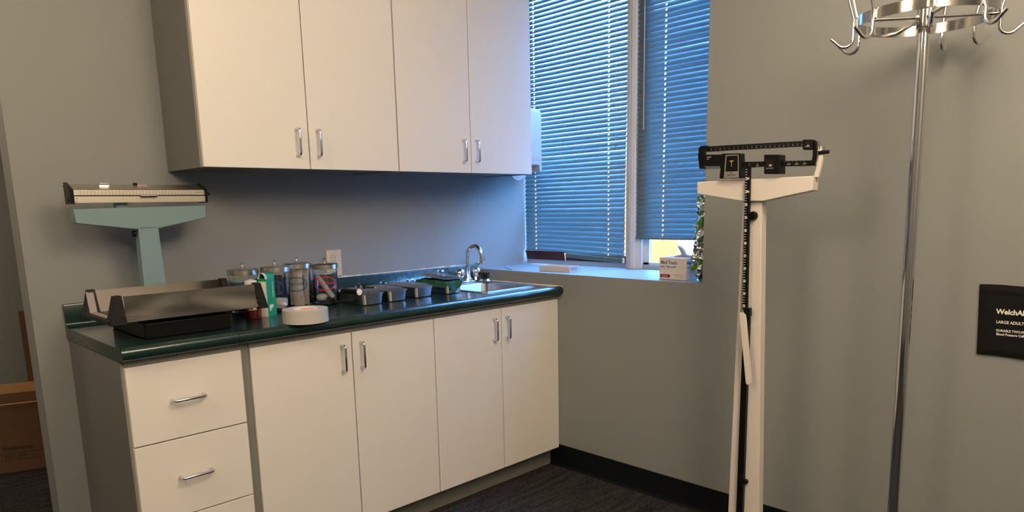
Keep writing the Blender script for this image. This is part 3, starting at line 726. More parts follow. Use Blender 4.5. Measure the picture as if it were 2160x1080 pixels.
# green box
nc = Vector((-1.374, -.372, H)); u_ = Vector((.826, .563, 0)); v_ = Vector((-.563, .826, 0)); wd, dp, hh = .062, .032, .142
t = thing('specula_box', 'narrow green and white cardboard box printed KLEENSPEC, open at its rounded top', 'box', tuple(nc))
T = frame(nc, u_, v_)
MB('kgreen').box((0.0006, 0, 0), (wd, dp, hh), T).use('paper').box((0, .0008, 0), (.0006, dp, hh-.01), T).build('box_body', t, bevel=.0006)
m = MB('kgreen'); ns = 10; out = []; inn = []
for i in range(ns+1):
    a = PI*i/ns; out.append((dp/2+dp/2*math.cos(a)*1.0, hh+.022*math.sin(a))); inn.append((dp/2+(dp/2-.001)*math.cos(a), hh+.021*math.sin(a)))
m.prism(out+inn[::-1], 'x', .010, wd, T=T)
m.use('paper').prism(out+inn[::-1], 'x', -.004, .0098, T=T); m.build('rounded_flap', t)
Tt = frame(nc+Vector((0, 0, .128))+u_*.040-v_*.0004, (0, 0, -1), u_)
m = MB('print_white').text('KLEENSPEC', .0115, Tt, ext=.0002)
Tf = frame(nc-v_*.0004, u_, (0, 0, 1))
m.prism([(.012, .018), (.016, .030), (.012, .044)], 'z', 0, .0003, T=Tf).add([(.012, .018, .0002), (.040, .036, .0002), (.040, .044, .0002), (.012, .044, .0002)], [(0, 1, 2, 3)], Tf)
m.build('lettering', t)

# tape roll
c = P(630.5, 687, z=H+.0036)+FH*.0865; c.z = H+.0037
t = thing('duct_tape_roll', 'wide roll of whitish duct tape lying flat at the worktop edge', 'tape', tuple(c))
R0, R1, hh = .0785, .043, .047
MB('tape').lathe([(R1, .0005), (R0-.001, .0), (R0, .001), (R0, hh-.001), (R0-.001, hh), (R1, hh-.0005)], tuple(c), n=72).build('tape', t, angle=40)
m = MB('print_white').lathe([(R1, .0), (R1, hh+.001), (R1-.0035, hh+.001), (R1-.0035, 0), (R1, 0)], tuple(c), n=72); m.build('cardboard_core', t)
m = MB('print_red')
for k, (a0, body) in enumerate(((1.45, 'DUCT TAPE'), (2.45, 'NASHUA'))):
    pass
a0 = math.atan2(FH.y, FH.x)
T = frame(Vector(c)+FH*(R1-.0036)+Vector((0, 0, .022)), RH, (0, 0, 1))
m = MB('print_red')
for i in range(9):
    a = a0-.7+i*.16; p0 = Vector((math.cos(a), math.sin(a), 0))*(R1-.0038)+c; a2 = a+.09; p1 = Vector((math.cos(a2), math.sin(a2), 0))*(R1-.0038)+c
    z1, z2 = .034+.002*(i % 2), .043
    m.add([p0+Vector((0, 0, z1)), p1+Vector((0, 0, z1)), p1+Vector((0, 0, z2)), p0+Vector((0, 0, z2))], [(0, 1, 2, 3)])
m.build('core_print', t)

# ------------------------------------------------------------------ instrument trays
def tray_proto(c, W, D, h, ang, label, lift=0):
    t = thing('instrument_tray', label, 'tray', c, (0, 0, ang), 'stainless instrument trays')
    m = MB('steel')
    L = [(rrect(-W/2+.012, W/2-.012, -D/2+.012, D/2-.012, .015), .0), (rrect(-W/2+.007, W/2-.007, -D/2+.007, D/2-.007, .018), .003), (rrect(-W/2+.002, W/2-.002, -D/2+.002, D/2-.002, .020), h-.003), (rrect(-W/2-.003, W/2+.003, -D/2-.003, D/2+.003, .024), h-.0015), (rrect(-W/2-.003, W/2+.003, -D/2-.003, D/2+.003, .024), h),
         (rrect(-W/2+.004, W/2-.004, -D/2+.004, D/2-.004, .018), h-.001), (rrect(-W/2+.009, W/2-.009, -D/2+.009, D/2-.009, .016), .004)]
    loops(m, L); m.add([(p[0], p[1], 0) for p in L[0][0]], [list(range(len(L[0][0])))])
    m.build('pan', t, local=True, angle=40)
    m = MB('steel'); z = h+.0006; 
    LL = [(rrect(-W/2-.003, W/2+.003, -D/2-.003, D/2+.003, .024), z), (rrect(-W/2-.004, W/2+.004, -D/2-.004, D/2+.004, .024), z+.0015), (rrect(-W/2+.006, W/2-.006, -D/2+.006, D/2-.006, .020), z+.0022), (rrect(-W/2+.018, W/2-.018, -D/2+.022, D/2-.022, .020), z+.010), (rrect(-W/2+.034, W/2-.034, -D/2+.05, D/2-.05, .014), z+.0125)]
    Tl = Matrix.Translation((0, 0, lift)) @ Matrix.Rotation(.05 if lift else 0, 4, 'X')
    loops(m, LL, T=Tl); l = m.build('lid', t, local=True, angle=30)
    hp = [(0, -.020, z+.012), (0, -.020, z+.022)]+[(0, -.0*1+.020*-math.cos(PI*i/8), z+.024+.012*math.sin(PI*i/8)) for i in range(9)]+[(0, .020, z+.022), (0, .020, z+.012)]
    m = MB('chrome'); vs = []; n = len(hp)
    for p in hp:
        for dx, dn in ((-.006, 0), (.006, 0)): vs.append((p[0]+dx, p[1], p[2]))
    for p in hp:
        cy = p[1]*.90; cz = p[2]-(.0015 if p[2] > z+.024 else 0)
        for dx in (-.006, .006): vs.append((p[0]+dx, cy, cz))
    fs = []
    for i in range(n-1):
        a, b = 2*i, 2*i+2; A, B = 2*n+a, 2*n+b
        fs += [(a, a+1, b+1, b), (A, B, B+1, A+1), (a, b, B, A), (a+1, A+1, B+1, b+1)]
    m.add(vs, fs, Tl); m.build('lid_handle', l, local=True)
    return t
TH = .046
tray_proto((-.937, -.310, H+.0004), .110, .225, TH, 0, 'closed steel instrument tray nearest the jars, with a penlight on its lid')
tray_proto((-.806, -.302, H+.0004), .104, .225, TH, 0, 'closed steel instrument tray, second from the jars, with a bare lid')
tray_proto((-.655, -.292, H+.0004), .108, .215, TH, .02, 'closed steel instrument tray with a bare lid, just left of the one holding green cloth')
tray_proto((-.487, -.302, H+.0004), .100, .215, TH+.004, 0, 'steel instrument tray next to the sink with green cloth spilling from under its lid', lift=.022)
# green cloth
def cloth():
    bm = bmesh.new(); nx, ny = 56, 46; x0, x1 = -.60, -.437; y0, y1 = -.455, -.200
    V = []; rimz = H+TH+.007
    for j in range(ny+1):
        for i in range(nx+1):
            u, v = i/nx, j/ny; x = x0+(x1-x0)*u; y = y0+(y1-y0)*v
            over_x = max(0, -.541-x); over_y = max(0, -.4135-y)
            over = over_x+over_y*1.0
            z = rimz+.008+.006*noise.noise(Vector((x*28, y*18, 1)))+.004*noise.noise(Vector((x*60, y*60, 4)))
            lim = .010+.012*noise.noise(Vector((x*16, y*14, 7)))
            if over_y > 0:
                k = .04+.95*max(0, 1-abs((x+.512-over_y*.15)/.044)**2); y2 = -.4215+(-.004)*math.sin(x*130)-over_y*.18; z -= over_y*1.15*k+.001; y = y2
            if over_x > 0:
                x = -.547-over_x*.35-.003*math.sin(y*120); z -= over_x*.40
            V.append(bm.verts.new((x, y, max(z, H+.004))))
    W_ = nx+1
    for j in range(ny):
        for i in range(nx): bm.faces.new((V[j*W_+i], V[j*W_+i+1], V[(j+1)*W_+i+1], V[(j+1)*W_+i]))
    me = bpy.data.meshes.new('surgical_cloth'); bm.to_mesh(me); bm.free()
    for p in me.polygons: p.use_smooth = True
    me.materials.append(M['cloth']); o = bpy.data.objects.new('surgical_cloth', me); SC.collection.objects.link(o)
    s = o.modifiers.new('s', 'SOLIDIFY'); s.thickness = .002
    tag(o, 'dark green cloth bunched under the raised lid of the tray by the sink', 'cloth')
cloth()
# penlight on the first tray
z = H+TH+.0225
a = P(722, 613, z=z); b = P(757, 616, z=z)
t = thing('penlight', 'black cylindrical penlight with a white round end lying on the first tray lid', 'penlight', tuple(a))
d = (b-a).normalized()
MB('black').cyl(a, b, .0105, n=24).build('barrel', t, bevel=.001)
MB('print_white').cyl(b, b+d*.005, .0125, n=28).build('end_cap', t, bevel=.001)
m = MB('steel').tube([a-d*.002+Vector((0, 0, 0))+x for x in [Vector((math.cos(2*PI*i/18)*.007*d.y-.0*d.x, -math.cos(2*PI*i/18)*.007*d.x, math.sin(2*PI*i/18)*.010)) for i in range(18)]], .0012, n=8, closed=True); m.build('ring', t)
a = Vector((-.925, -.300, z-.0055)); b = Vector((-.880, -.345, z-.0065))
t = thing('black_pen', 'thin black pen lying across the first tray lid behind the penlight', 'pen', tuple(a))
MB('black').cyl(a, b, .0035, .0030, n=12).build('barrel', t); MB('chrome').cyl(b, b+(b-a).normalized()*.005, .0031, .001, n=12).build('tip', t)

# ------------------------------------------------------------------ sill things
a = [P(u, v, z=ZS) for u, v in ((1138, 571.5), (1202, 575), (1218, 571.5))]
wp = thing('plastic_bracket', 'flat white plastic bracket tray lying on the window sill', 'bracket', tuple(a[0]))
ux = (a[1]-a[0]); L_ = ux.length; ux.normalize(); uy = Vector((0, 0, 1)).cross(ux); dpt = .075
T = frame(a[0]+Vector((0, 0, .0004)), ux, uy)
hh = .028
m = MB('white_plastic').box((0, 0, 0), (L_, dpt, .004), T)
m.box((0, 0, .004), (L_, .006, hh), T).box((0, dpt-.006, .004), (L_, dpt, hh), T).box((0, .006, .004), (.006, dpt-.006, hh), T).box((L_-.010, .006, .004), (L_, dpt-.006, hh), T).box((L_*.48, .006, .004), (L_*.53, dpt-.006, hh-.004), T).box((L_*.80, .006, .004), (L_, dpt-.006, hh-.002), T)
m.use('dark_slot').cyl(T @ Vector((.006, -.0002, .014)), T @ Vector((.006, .0003, .014)), .0016, n=10)
m.build('bracket_body', wp, bevel=.0015)
a = P(1066, 563, z=ZS+.001); b = P(1078, 568.5, z=ZS+.001); d = (b-a).normalized(); n_ = Vector((-d.y, d.x, 0))*.006
m = MB('teal_chip').add([a-n_, b-n_, b+n_, a+n_, a-n_+Vector((0, 0, .002)), b-n_+Vector((0, 0, .002)), b+n_+Vector((0, 0, .002)), a+n_+Vector((0, 0, .002))], [(3, 2, 1, 0), (4, 5, 6, 7), (0, 1, 5, 4), (1, 2, 6, 5), (2, 3, 7, 6), (3, 0, 4, 7)])
tag(m.build('plastic_chip', loc=tuple(a)), 'small broken teal plastic piece on the left end of the sill', 'plastic piece')
# glove box
gx0, gx1, gy0, gy1, gz1 = .063, .160, -1.140, -1.273, 1.0715
t = thing('glove_box', 'white and beige glove box printed Medi Touch at the right end of the sill', 'box', ((gx0+gx1)/2, (gy0+gy1)/2, ZS))
MB('paper').box((gx0, gy0, ZS+.0003), (gx1, gy1, gz1)).build('carton', t, bevel=.002)
T = face_mx((gx0-.0003, gy0, ZS)); wy = gy0-gy1
m = MB('print_blue').text('Medi Touch.', .0205, T @ Matrix.Translation((.008, .067, 0)), ext=.0001, sx=.80, bold=.0004)
m.text('Latex - Sans poudre', .0110, T @ Matrix.Translation((.006, .053, 0)), ext=.0001, sx=.9, bold=.0002)
m.use('print_dim').text('Gants medicaux pour examens', .0070, T @ Matrix.Translation((.006, .0455, 0)), ext=.0001, sx=.75)
m.text('BIODEGRADABLE', .0075, T @ Matrix.Translation((.070, .0185, 0)), ext=.0001, sx=.8).text('BOX OF 100', .0060, T @ Matrix.Translation((.086, .0105, 0)), ext=.0001)
m.use('print_maroon').box((.006, .009, 0), (.055, .0225, .0002), T); m.use('print_white').text('Grande', .0095, T @ Matrix.Translation((.016, .0125, .0004)), ext=.0001, sx=.9)
T2 = face_my((gx0+.006, gy1-.0003, ZS)); m.use('blue_tint').text('Medi Touch', .0205, T2 @ Matrix.Translation((0, .067, 0)), ext=.0001, sx=.75, bold=.0004).text('Latex - Sans', .011, T2 @ Matrix.Translation((0, .053, 0)), ext=.0001)
m.build('lettering', t)
# glove tuft on the box
c = Vector((.12, -1.215, gz1+.0006))
m = MB('glove_grey')
pts = [(.036, 0), (.030, .004), (.010, .009), (-.002, .012), (.004, .024), (.012, .036), (.018, .048), (.010, .046), (-.002, .038), (-.012, .026), (-.020, .012), (-.044, .006), (-.052, .0)]
m.prism([(c.y+a*1.0, c.z+b) for a, b in pts], 'x', c.x-.008, c.x+.010)
tag(m.build('glove_tuft', loc=tuple(c), bevel=.003), 'pale glove finger sticking up out of the glove box', 'glove')
# foil bag
def bag():
    bm = bmesh.new(); nu, nv = 72, 130; V = []
    cx, cy, z0, z1 = .125, -1.330, ZS+.002, 1.355
    for j in range(nv+1):
        v = j/nv; z = z0+(z1-z0)*v; w_ = .075*(1-.25*v)*(.35+.65*min(1, v*5+.3))*(1 if v < .93 else 1-(v-.93)*5); t_ = .050*(1-.35*v)*(min(1, .4+v*5))
        for i in range(nu):
            a = 2*PI*i/nu; p = Vector((math.copysign(abs(math.cos(a))**.7, math.cos(a))*w_, math.copysign(abs(math.sin(a))**.8, math.sin(a))*t_, 0))
            q = Vector((p.x*20, p.y*20, z*19)); n = abs(noise.noise(q))*1.6-.4+.9*abs(noise.noise(q*2.6+Vector((3, 1, 2))))-.3
            cr = noise.noise(q*6)
            k = 1+.27*n+.04*cr
            x = cx+p.x*k; y = max(-WR+.003, min(-1.279, cy+p.y*k+.010*noise.noise(Vector((z*14, 3, i*.02)))))
            V.append(bm.verts.new((x, y, z+.004*n)))
    for j in range(nv):
        for i in range(nu): bm.faces.new((V[j*nu+i], V[j*nu+(i+1) % nu], V[(j+1)*nu+(i+1) % nu], V[(j+1)*nu+i]))
    bm.faces.new(V[:nu][::-1]); bm.faces.new(V[-nu:])
    for v in bm.verts: v.co.z = max(v.co.z, ZS+.0008)
    me = bpy.data.meshes.new('foil_bag'); bm.to_mesh(me); bm.free(); me.materials.append(M['foil'])
    o = bpy.data.objects.new('foil_bag', me); SC.collection.objects.link(o)
    tag(o, 'crumpled silver, green and blue foil bag standing in the right corner of the window', 'bag')
bag()

# ------------------------------------------------------------------ physician scale
SXP = -.35
def Q(u, v, x=SXP): p = P(u, v, x=x); return (p.y, p.z)
t = thing('physician_scale', 'tall cream white upright scale with a black balance beam, in front of the window wall', 'scale', (-.45, -1.78, 0))
MB('scale_white').box((-.80, -1.64, .02), (-.33, -1.92, .062)).box((-.34, -1.70, .02), (-.27, -1.86, .10)).build('platform_base', t, bevel=.008)
MB('black_matte').box((-.79, -1.65, .0625), (-.42, -1.91, .068)).build('platform_mat', t, bevel=.002)
for y in (-1.67, -1.89):
    for x in (-.76, -.36): MB('black').cyl((x, y, 0), (x, y, .022), .014, n=16).build('foot', t)
def taper(mt, y0b, y1b, y0t, y1t, xa, xb, zb, zt):
    return MB(mt).add([(xa, y0b, zb), (xa, y1b, zb), (xb, y1b, zb), (xb, y0b, zb), (xa, y0t, zt), (xa, y1t, zt), (xb, y1t, zt), (xb, y0t, zt)], [(3, 2, 1, 0), (4, 5, 6, 7), (0, 1, 5, 4), (1, 2, 6, 5), (2, 3, 7, 6), (3, 0, 4, 7)])
m = taper('scale_white', -1.715, -1.836, -1.728, -1.793, SXP, SXP+.018, .10, 1.318); m.build('column', t, bevel=.003)
m = taper('scale_white', -1.722, -1.830, -1.733, -1.790, SXP+.021, SXP+.045, .10, 1.316); m.build('column_back', t, bevel=.003)
hp = [Q(1474, 384), Q(1719, 371), Q(1717, 402), Q(1612, 424.5), Q(1568, 424.5), Q(1474, 409)]
MB('scale_white').prism(hp, 'x', SXP-.012, SXP+.030).build('beam_housing', t, bevel=.003)
def bx(mt, u0, v0, u1, v1, xa, xb, name, parent=None, bevel=.001, sl=0):
    a, b = Q(u0, v0, xa), Q(u1, v0, xa); c, d = Q(u0, v1, xa), Q(u1, v1, xa)
    return MB(mt).prism([a, Q(u1, v0+sl, xa), Q(u1, v1+sl, xa), c], 'x', xa, xb).build(name, parent or t, bevel=bevel)
# right upright arm
MB('scale_white').prism([Q(1716, 374), Q(1727, 332), Q(1730, 308), Q(1736, 330), Q(1726, 374)], 'x', SXP, SXP+.012).build('arm', t, bevel=.001)
# beams
ub = bx('black', 1488, 309, 1705, 320, SXP-.006, SXP+.004, 'upper_beam', sl=-12.5)
lb = bx('black', 1488, 343, 1720, 354, SXP-.006, SXP+.004, 'lower_beam', sl=-5)
m = MB('chrome').prism([Q(1490, 320.2), Q(1705, 308.2), Q(1705, 309.6), Q(1490, 321.6)], 'x', SXP-.007, SXP+.003).prism([Q(1566, 352.8), Q(1720, 349.4), Q(1720, 350.6), Q(1566, 354)], 'x', SXP-.007, SXP+.003)
m.build('beam_edges', t)
# ticks + numbers
def on_beam(parent, u0, v0, u1, v1, nums, size, tick):
    m = MB('print_dim'); n = len(nums)
    for i, s in enumerate(nums):
        f = i/(n-1); y, z = Q(u0+(u1-u0)*f, v0+(v1-v0)*f, SXP-.0065)
        m.text(s, size, face_mx((SXP-.0065, y, z)), ext=.0002, align='CENTER')
        m.box((SXP-.0067, y-.0004, z+size), (SXP-.0063, y+.0004, z+size+tick))
        if i < n-1:
            y2, z2 = Q(u0+(u1-u0)*(f+.5/(n-1)), v0+(v1-v0)*(f+.5/(n-1)), SXP-.0065); m.box((SXP-.0067, y2-.0003, z2+size), (SXP-.0063, y2+.0003, z2+size+tick*.7))
    m.build('scale_markings', parent)
on_beam(ub, 1500, 317.5, 1691, 306.5, [str(i) for i in range(0, 21)], .0060, .003)
on_beam(lb, 1581, 351.0, 1696, 347.2, ['0', '20', '40', '60', '80', '100', '120', '140'], .0085, .0035)
# brackets
MB('black').prism([Q(1478, 312), Q(1481, 308), Q(1492, 307), Q(1492, 311), Q(1487, 315), Q(1486, 351), Q(1492, 353), Q(1492, 356), Q(1479, 356), Q(1476, 330)], 'x', SXP-.012, SXP+.010).build('left_bracket', t, bevel=.001)
MB('black').prism([Q(1704, 299), Q(1727, 298), Q(1727, 330), Q(1722, 347), Q(1712, 348), Q(1716, 330), Q(1717, 308), Q(1706, 309)], 'x', SXP-.008, SXP+.008).build('right_bracket', t, bevel=.001)
MB('chrome').prism([Q(1726, 298), Q(1728.5, 298), Q(1728.5, 331), Q(1724, 348), Q(1722, 347), Q(1726, 330)], 'x', SXP-.009, SXP+.006).build('bracket_edge', t)
y, z = Q(1729, 322); MB('black').cyl((SXP, y, z), (SXP, y-.028, z), .006, .0045, n=14).build('pointer', t, bevel=.001)
MB('chrome').cyl((SXP, y, z+.006), (SXP, y-.030, z+.0065), .0012, n=8).box((SXP-.001, y-.012, z+.006), (SXP+.001, y-.014, z+.018)).build('pointer_wire', t)
o = bx('black', 1485, 326, 1523, 350, SXP-.022, SXP+.006, 'counterweight', bevel=.002)
y, z = Q(1491, 333, SXP-.0225); MB('print_dim').text('AVOIR', .0052, face_mx((SXP-.0225, y, z)), ext=.0002, bold=.0002).text('LBS.', .0052, face_mx((SXP-.0225, y, z-.006)), ext=.0002).build('lettering', o)
MB('steel').prism([Q(1487, 351), Q(1522, 348), Q(1522, 356), Q(1487, 358)], 'x', SXP-.010, SXP+.004).build('counterweight_bracket', t, bevel=.001)
# caduceus block
o = MB('black').prism([Q(1531, 324.5), Q(1570, 324), Q(1571, 353), Q(1575, 376), Q(1526, 377)], 'x', SXP-.028, SXP+.004).build('beam_clamp', t, bevel=.002)
xf = SXP-.0283
m = MB('alu').prism([Q(1531, 327, xf), Q(1558, 326, xf), Q(1559, 375, xf), Q(1527, 376, xf)], 'x', xf, xf-.0008).use('black').prism([Q(1533, 329, xf), Q(1556.5, 328, xf), Q(1556.5, 361, xf), Q(1530.5, 362, xf)], 'x', xf-.0008, xf-.0012)
yc, zc = Q(1543.5, 344, xf)
T = face_mx((xf-.0012, yc, zc))
m.use('gold').prism([(-.0008, -.011), (.0008, -.011), (.0012, .004), (.0065, .006), (.0075, .009), (.002, .0075), (0, .009), (-.002, .0075), (-.0075, .009), (-.0065, .006), (-.0012, .004)], 'z', 0, .0005, T=T)
m.use('blue_tint').prism([(.0028*math.cos(a)*1.0, -.0315+.0028*math.sin(a)) for a in [2*PI*i/16 for i in range(16)]], 'z', 0, .0005, T=T)
m.use('print_black').text('health o meter', .0050, T @ Matrix.Translation((.0, -.0395, 0)), ext=.0002, align='CENTER', bold=.0001)
m.build('badge', o)
# poises
def poise(u0, v0, u1, v1, xa, xb, parent, win, s, sz):
    o = bx('black', u0, v0, u1, v1, xa, xb, 'poise', parent, bevel=.003)
    a = Q(win[0], win[1], xa-.0005); b = Q(win[2], win[3], xa-.0005)
    m = MB('black_matte').prism([a, (b[0], a[1]), b, (a[0], b[1])], 'x', xa-.0005, xa+.001)
    m.use('chrome').prism([(a[0], b[1]), b, (b[0]+.002, b[1]+.004), (a[0]-.003, b[1]+.004)], 'x', xa-.0009, xa-.0005); m.use('print_white').text(s, sz, face_mx((xa-.0012, (a[0]+b[0])/2-.002, b[1]+.008*(1 if sz > .006 else .3))), ext=.0002, align='CENTER'); m.build('poise_window', o)
poise(1692.5, 294, 1713.5, 316, SXP-.018, SXP+.012, ub, (1697, 298, 1709, 310), '20', .006)
poise(1611, 326, 1645, 367, SXP-.026, SXP+.016, lb, (1616, 336, 1632, 356), '60', .009)
# height rod
yt, zt = Q(1577, 349, -.378); ybm, zbm = Q(1570, 655, -.378)
yr0 = yt; yr1 = ybm-.001
MB('black').prism([(yr0+.0085, zt), (yr0-.0085, zt), (yr1-.0085, zbm), (yr1+.0085, zbm)], 'x', -.378, -.368).build('height_ruler', t, bevel=.0008)
m = MB('print_white'); n = 56; val = 107
for i in range(n):
    f = (i+1.5)/n*.985; y = yr0+(yr1-yr0)*f; z = zt+(zbm-zt)*f
    m.box((-.3784, y+.007, z-.0006), (-.378, y+.0005, z+.0006))
    if i % 5 == 4:
        m.text(str(val-2), .0090, face_mx((-.3782, y+.0065, z+.0012)), ext=.0002, bold=.0002); val -= 5
m.build('ruler_markings', t)
yk, zk = Q(1590, 455, SXP-.001); MB('black').cyl((SXP, yk, zk), (SXP-.014, yk, zk), .015, .013, n=22).build('knob', t, bevel=.002)
yk, zk = Q(1574, 1015, SXP-.001); MB('black').cyl((SXP, yk, zk), (SXP-.014, yk, zk), .009, .008, n=18).build('knob', t, bevel=.002)
yb0 = -1.765
MB('black').prism([(yr1+.010, zbm+.0), (yr1-.010, zbm), (yb0-.013, .12), (yb0+.010, .12)], 'x', -.366, -.3505).build('rod_channel', t, bevel=.001)
MB('scale_white').prism([Q(1567, 452, -.362), Q(1569, 452, -.362), Q(1561, 662, -.362), Q(1559, 662, -.362)], 'x', -.362, -.352).build('rod_guard', t)
m = MB('black').prism([Q(1567, 650, -.384), Q(1581, 650, -.384), Q(1581, 668, -.384), Q(1570, 668, -.384)], 'x', -.384, -.366).build('rod_clip', t, bevel=.0015)
MB('black').prism([Q(1555, 1003, -.37), Q(1566, 1003, -.37), Q(1566, 1027, -.37), Q(1555, 1027, -.37)], 'x', -.37, -.352).build('rod_clip', t, bevel=.0015)
xx = -.392
m = MB('scale_white').prism([Q(1559, 659, xx), Q(1568, 659, xx), Q(1572, 672, xx), Q(1583.5, 809, xx), Q(1575.5, 812, xx), Q(1573, 808, xx)], 'x', xx, xx+.004)
m.prism([Q(1568, 662, xx), Q(1571, 664, xx), Q(1583.5, 809, xx), Q(1582, 811, xx)], 'x', xx+.004, xx+.012); m.build('headpiece', t, bevel=.0008)

# ------------------------------------------------------------------ coat rack
pc = Vector((-.265, -2.206, 0))
base = pc+RH*.026
t = thing('coat_rack', 'tall chrome coat rack with hooks round a steel ring, at the right by the wall', 'coat rack', tuple(base))
topc = Vector((pc.x, pc.y, 1.766))
ax = (topc-base).normalized()
def along(z): return base+ax*(z/ax.z)
MB('chrome').cyl(along(.03), along(1.86), .0158, n=32).build('pole', t)
zr = 1.795; cr_ = along(zr)
MB('ring_steel').cyl(along(zr-.028), along(zr+.030), .0200, n=32).build('collar', t, bevel=.0015)
RR = .171
def rp(a, r, z): return cr_+(RH*math.cos(a)-FH*math.sin(a))*r+Vector((0, 0, z))
m = MB('ring_steel'); n = 72; vs = []
for i in range(n):
    a = 2*PI*i/n; 
    for r_, z_ in ((RR, -.014), (RR+.003, -.014), (RR+.003, .014), (RR, .014)): vs.append(rp(a, r_, z_))
fs = []
for i in range(n):
    j = (i+1) % n
    for k in range(4): fs.append((4*i+k, 4*j+k, 4*j+(k+1) % 4, 4*i+(k+1) % 4))
m.add(vs, fs); m.build('ring', t)
for d in (8, 98, 188, 278):
    a = math.radians(d); MB('chrome').cyl(rp(a, .018, 0), rp(a, RR+.001, 0), .0045, n=12).build('spoke', t)
    MB('chrome').lathe([(0, -.006), (.007, -.004), (.008, 0), (.007, .004), (0, .006)], tuple(rp(a, .021, 0)), n=12).build('spoke_nut', t) if d in (188, 8) else None
for d in (21, 72, 116, 163, 199, 231, 315, 344):
    a = math.radians(d); ro = RR+.008; path = []
    path += [rp(a, ro+.038, .150), rp(a, ro+.034, .130), rp(a, ro+.026, .100), rp(a, ro+.016, .062), rp(a, ro+.008, .035), rp(a, ro+.001, .010), rp(a, ro, -.02), rp(a, ro, -.040)]
    for i in range(1, 10):
        b = math.radians(180+ (140*i/9)); path.append(rp(a, ro+.022+.022*math.cos(b), -.040+.022*math.sin(b)))
    e = path[-1]; dirv = (path[-1]-path[-2]).normalized(); path.append(e+dirv*.026)
    h = MB('chrome').tube(path, .0047, n=12).build('hook', t)
    MB('steel').box((-.010, -.011, -.001), (.010, .011, .0012), frame(rp(a, RR+.0035, 0), (RH*-math.sin(a)-FH*math.cos(a)), (0, 0, 1))).build('weld_plate', h)
m = MB('black').lathe([(0, 0), (.16, 0), (.16, .012), (.15, .02), (.03, .035), (0, .035)], tuple(base), n=48); m.build('base', t)

# ------------------------------------------------------------------ pouch on the wall
pts = [P(u, v, x=-.004) for u, v in ((2067, 599.5), (2160, 596.5), (2160, 747), (2073, 747))]
y0, z1, z0 = pts[0].y, pts[0].z, pts[3].z; ws = .27
t = thing('cuff_pouch', 'black fabric pouch for a blood pressure cuff on the wall behind the coat rack', 'pouch', (-.004, y0-.13, (z0+z1)/2))
bm_ = MB('pouch'); nx, nz = 40, 40; vs = []
for side, xo in ((0, -.008), (1, -.0005)):
    for j in range(nz+1):
        for i in range(nx+1):
            u, v = i/nx, j/nz; yy = y0-(u*ws)-(.010*(1-v)*(1-u)); zz = z0+(z1-z0)*v+.010*u*0+ (.0015*math.sin(u*9))
            edge = min(1, min(u, 1-u, v, 1-v)*14)
            w_ = .0007*noise.noise(Vector((u*5, v*7, 3)))+.002*math.exp(-((v-.86)/.02)**2)*(-1)
            vs.append((xo-(side == 0)*(.004*edge+w_*edge) if side == 0 else xo, yy, zz))
W_ = nx+1; N_ = W_*(nz+1); fs = []
for j in range(nz):
    for i in range(nx):
        a = j*W_+i; fs.append((a, a+1, a+W_+1, a+W_)); fs.append((N_+a, N_+a+W_, N_+a+W_+1, N_+a+1))
ed = [j for j in range(W_)]+[j*W_+nx for j in range(1, nz+1)]+[nz*W_+i for i in range(nx-1, -1, -1)]+[j*W_ for j in range(nz-1, 0, -1)]
for a, b in zip(ed, ed[1:]+ed[:1]): fs.append((a, N_+a, N_+b, b))
bm_.add(vs, fs); bm_.build('fabric', t, angle=60)
def ptext(m, s, u, v, size, sx=1, bold=.0002):
    p = P(u, v, x=-.0127); m.text(s, size, face_mx((-.0127, p.y, p.z)), ext=.0003, sx=sx, bold=bold)
m = MB('print_white'); ptext(m, 'WelchAllyn', 2101, 661.5, .0215, .92, .0006); ptext(m, 'LARGE ADULT', 2101, 681.5, .0125, .86); ptext(m, 'DURABLE TWO-PIECE', 2101, 698.8, .0100, .86); ptext(m, 'Blood Pressure Cuff', 2101, 706.5, .0100, .86)
m.build('lettering', t)

# ------------------------------------------------------------------ other room: cardboard
bc = P(0, 1000, z=0); e1 = P(97, 986, z=0)
ux = (e1-bc).normalized(); uy = Vector((-ux.y, ux.x, 0)); Lb = .52; Db = .42; Hb = .330
o0 = e1+ux*.06-ux*Lb; o0.z = .001
t = thing('cardboard_box', 'open brown cardboard box on the carpet in the next room', 'box', tuple(o0))
T = frame(o0, ux, uy)
MB('card_dark').box((0, 0, 0), (Lb, .004, Hb), T).box((0, Db-.004, 0), (Lb, Db, Hb), T).box((0, .004, 0), (.004, Db-.004, Hb), T).box((Lb-.004, .004, 0), (Lb, Db-.004, Hb), T).box((.004, .004, 0), (Lb-.004, Db-.004, .004), T).build('box_walls', t)
m = MB('card').add([(0, -.002, Hb), (Lb, -.002, Hb), (Lb+.01, -.045, Hb+.040), (-.01, -.045, Hb+.040), (0, .002, Hb), (Lb, .002, Hb), (Lb+.01, -.042, Hb+.043), (-.01, -.042, Hb+.043)], [(3, 2, 1, 0), (4, 5, 6, 7), (0, 1, 5, 4), (1, 2, 6, 5), (2, 3, 7, 6), (3, 0, 4, 7)], T)
m.build('front_flap', t)
MB('card').box((.0, Db+.0, Hb-.10), (Lb, Db+.004, Hb+.055), T).build('back_flap', t)
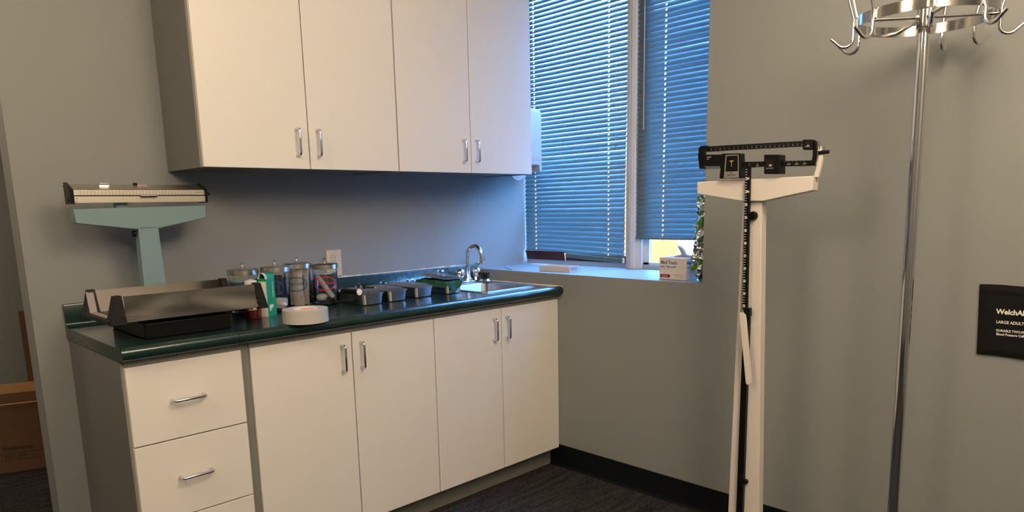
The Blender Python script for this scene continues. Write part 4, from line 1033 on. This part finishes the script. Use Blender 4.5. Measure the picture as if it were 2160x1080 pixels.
m = MB('card').add([(Lb, .01, Hb), (Lb, Db-.01, Hb), (Lb+.05, Db-.0, Hb+.035), (Lb+.05, .0, Hb+.035), (Lb-.004, .01, Hb), (Lb-.004, Db-.01, Hb), (Lb+.046, Db, Hb+.037), (Lb+.046, .0, Hb+.037)], [(0, 1, 2, 3), (7, 6, 5, 4), (0, 4, 5, 1), (1, 5, 6, 2), (2, 6, 7, 3), (3, 7, 4, 0)], T); m.build('side_flap', t)
p = P(45, 952, y=1.38); Tx = frame(o0, ux, (0, 0, 1))
# local print coordinates on the front face
m = MB('print_black').text('FirstSource', .028, Tx @ Matrix.Translation((Lb-.235, .118, .0005)), ext=.0003, bold=.0006)
m.text('TH LIFT', .030, Tx @ Matrix.Translation((Lb-.235, .070, .0005)), ext=.0003, bold=.0003)
for a, b in (((Lb-.245, .062), (Lb-.02, .064)), ((Lb-.245, .100), (Lb-.02, .102)), ((Lb-.245, .062), (Lb-.243, .102))): m.box((a[0], a[1], .0), (b[0], b[1], .0008), Tx)
m.build('lettering', t)
a = P(38, 657, y=1.93); b = P(61, 810, y=1.93)
o = MB('card_dark').box((a.x, 1.93, 0), (a.x+.42, 1.936, a.z))
tag(o.build('cardboard_sheet', loc=(a.x+.2, 1.93, 0), bevel=.001), 'tall flat brown cardboard sheet standing behind the open box', 'cardboard')

# ------------------------------------------------------------------ ceiling lamps
def globe(x, y, mt, label, r=.36):
    t = thing('ceiling_light', label, 'ceiling light', (x, y, CEIL-.4), group='round ceiling lights')
    MB('white_plastic').lathe([(0, .395), (.12, .395), (.12, .36), (0, .36)], (x, y, CEIL-.4), n=32).build('canopy', t)
    MB(mt).lathe([(r*math.sin(PI*k/16), .17-(r*.85)*math.cos(PI*k/16)) for k in range(17)], (x, y, CEIL-.4), n=40).build('shade', t)
globe(-3.2, -1.5, 'lamp_a', 'round ceiling light on the doorway side of the room')
globe(-1.3, -2.7, 'lamp_b', 'round ceiling light nearest the coat rack')
globe(-2.5, -4.1, 'fill_d', 'added round fill light, unseen, far behind the camera')  # added unseen fill light that evens out the brightness of the room
globe(-3.1, 1.7, 'lamp_c', 'round ceiling light in the next room')
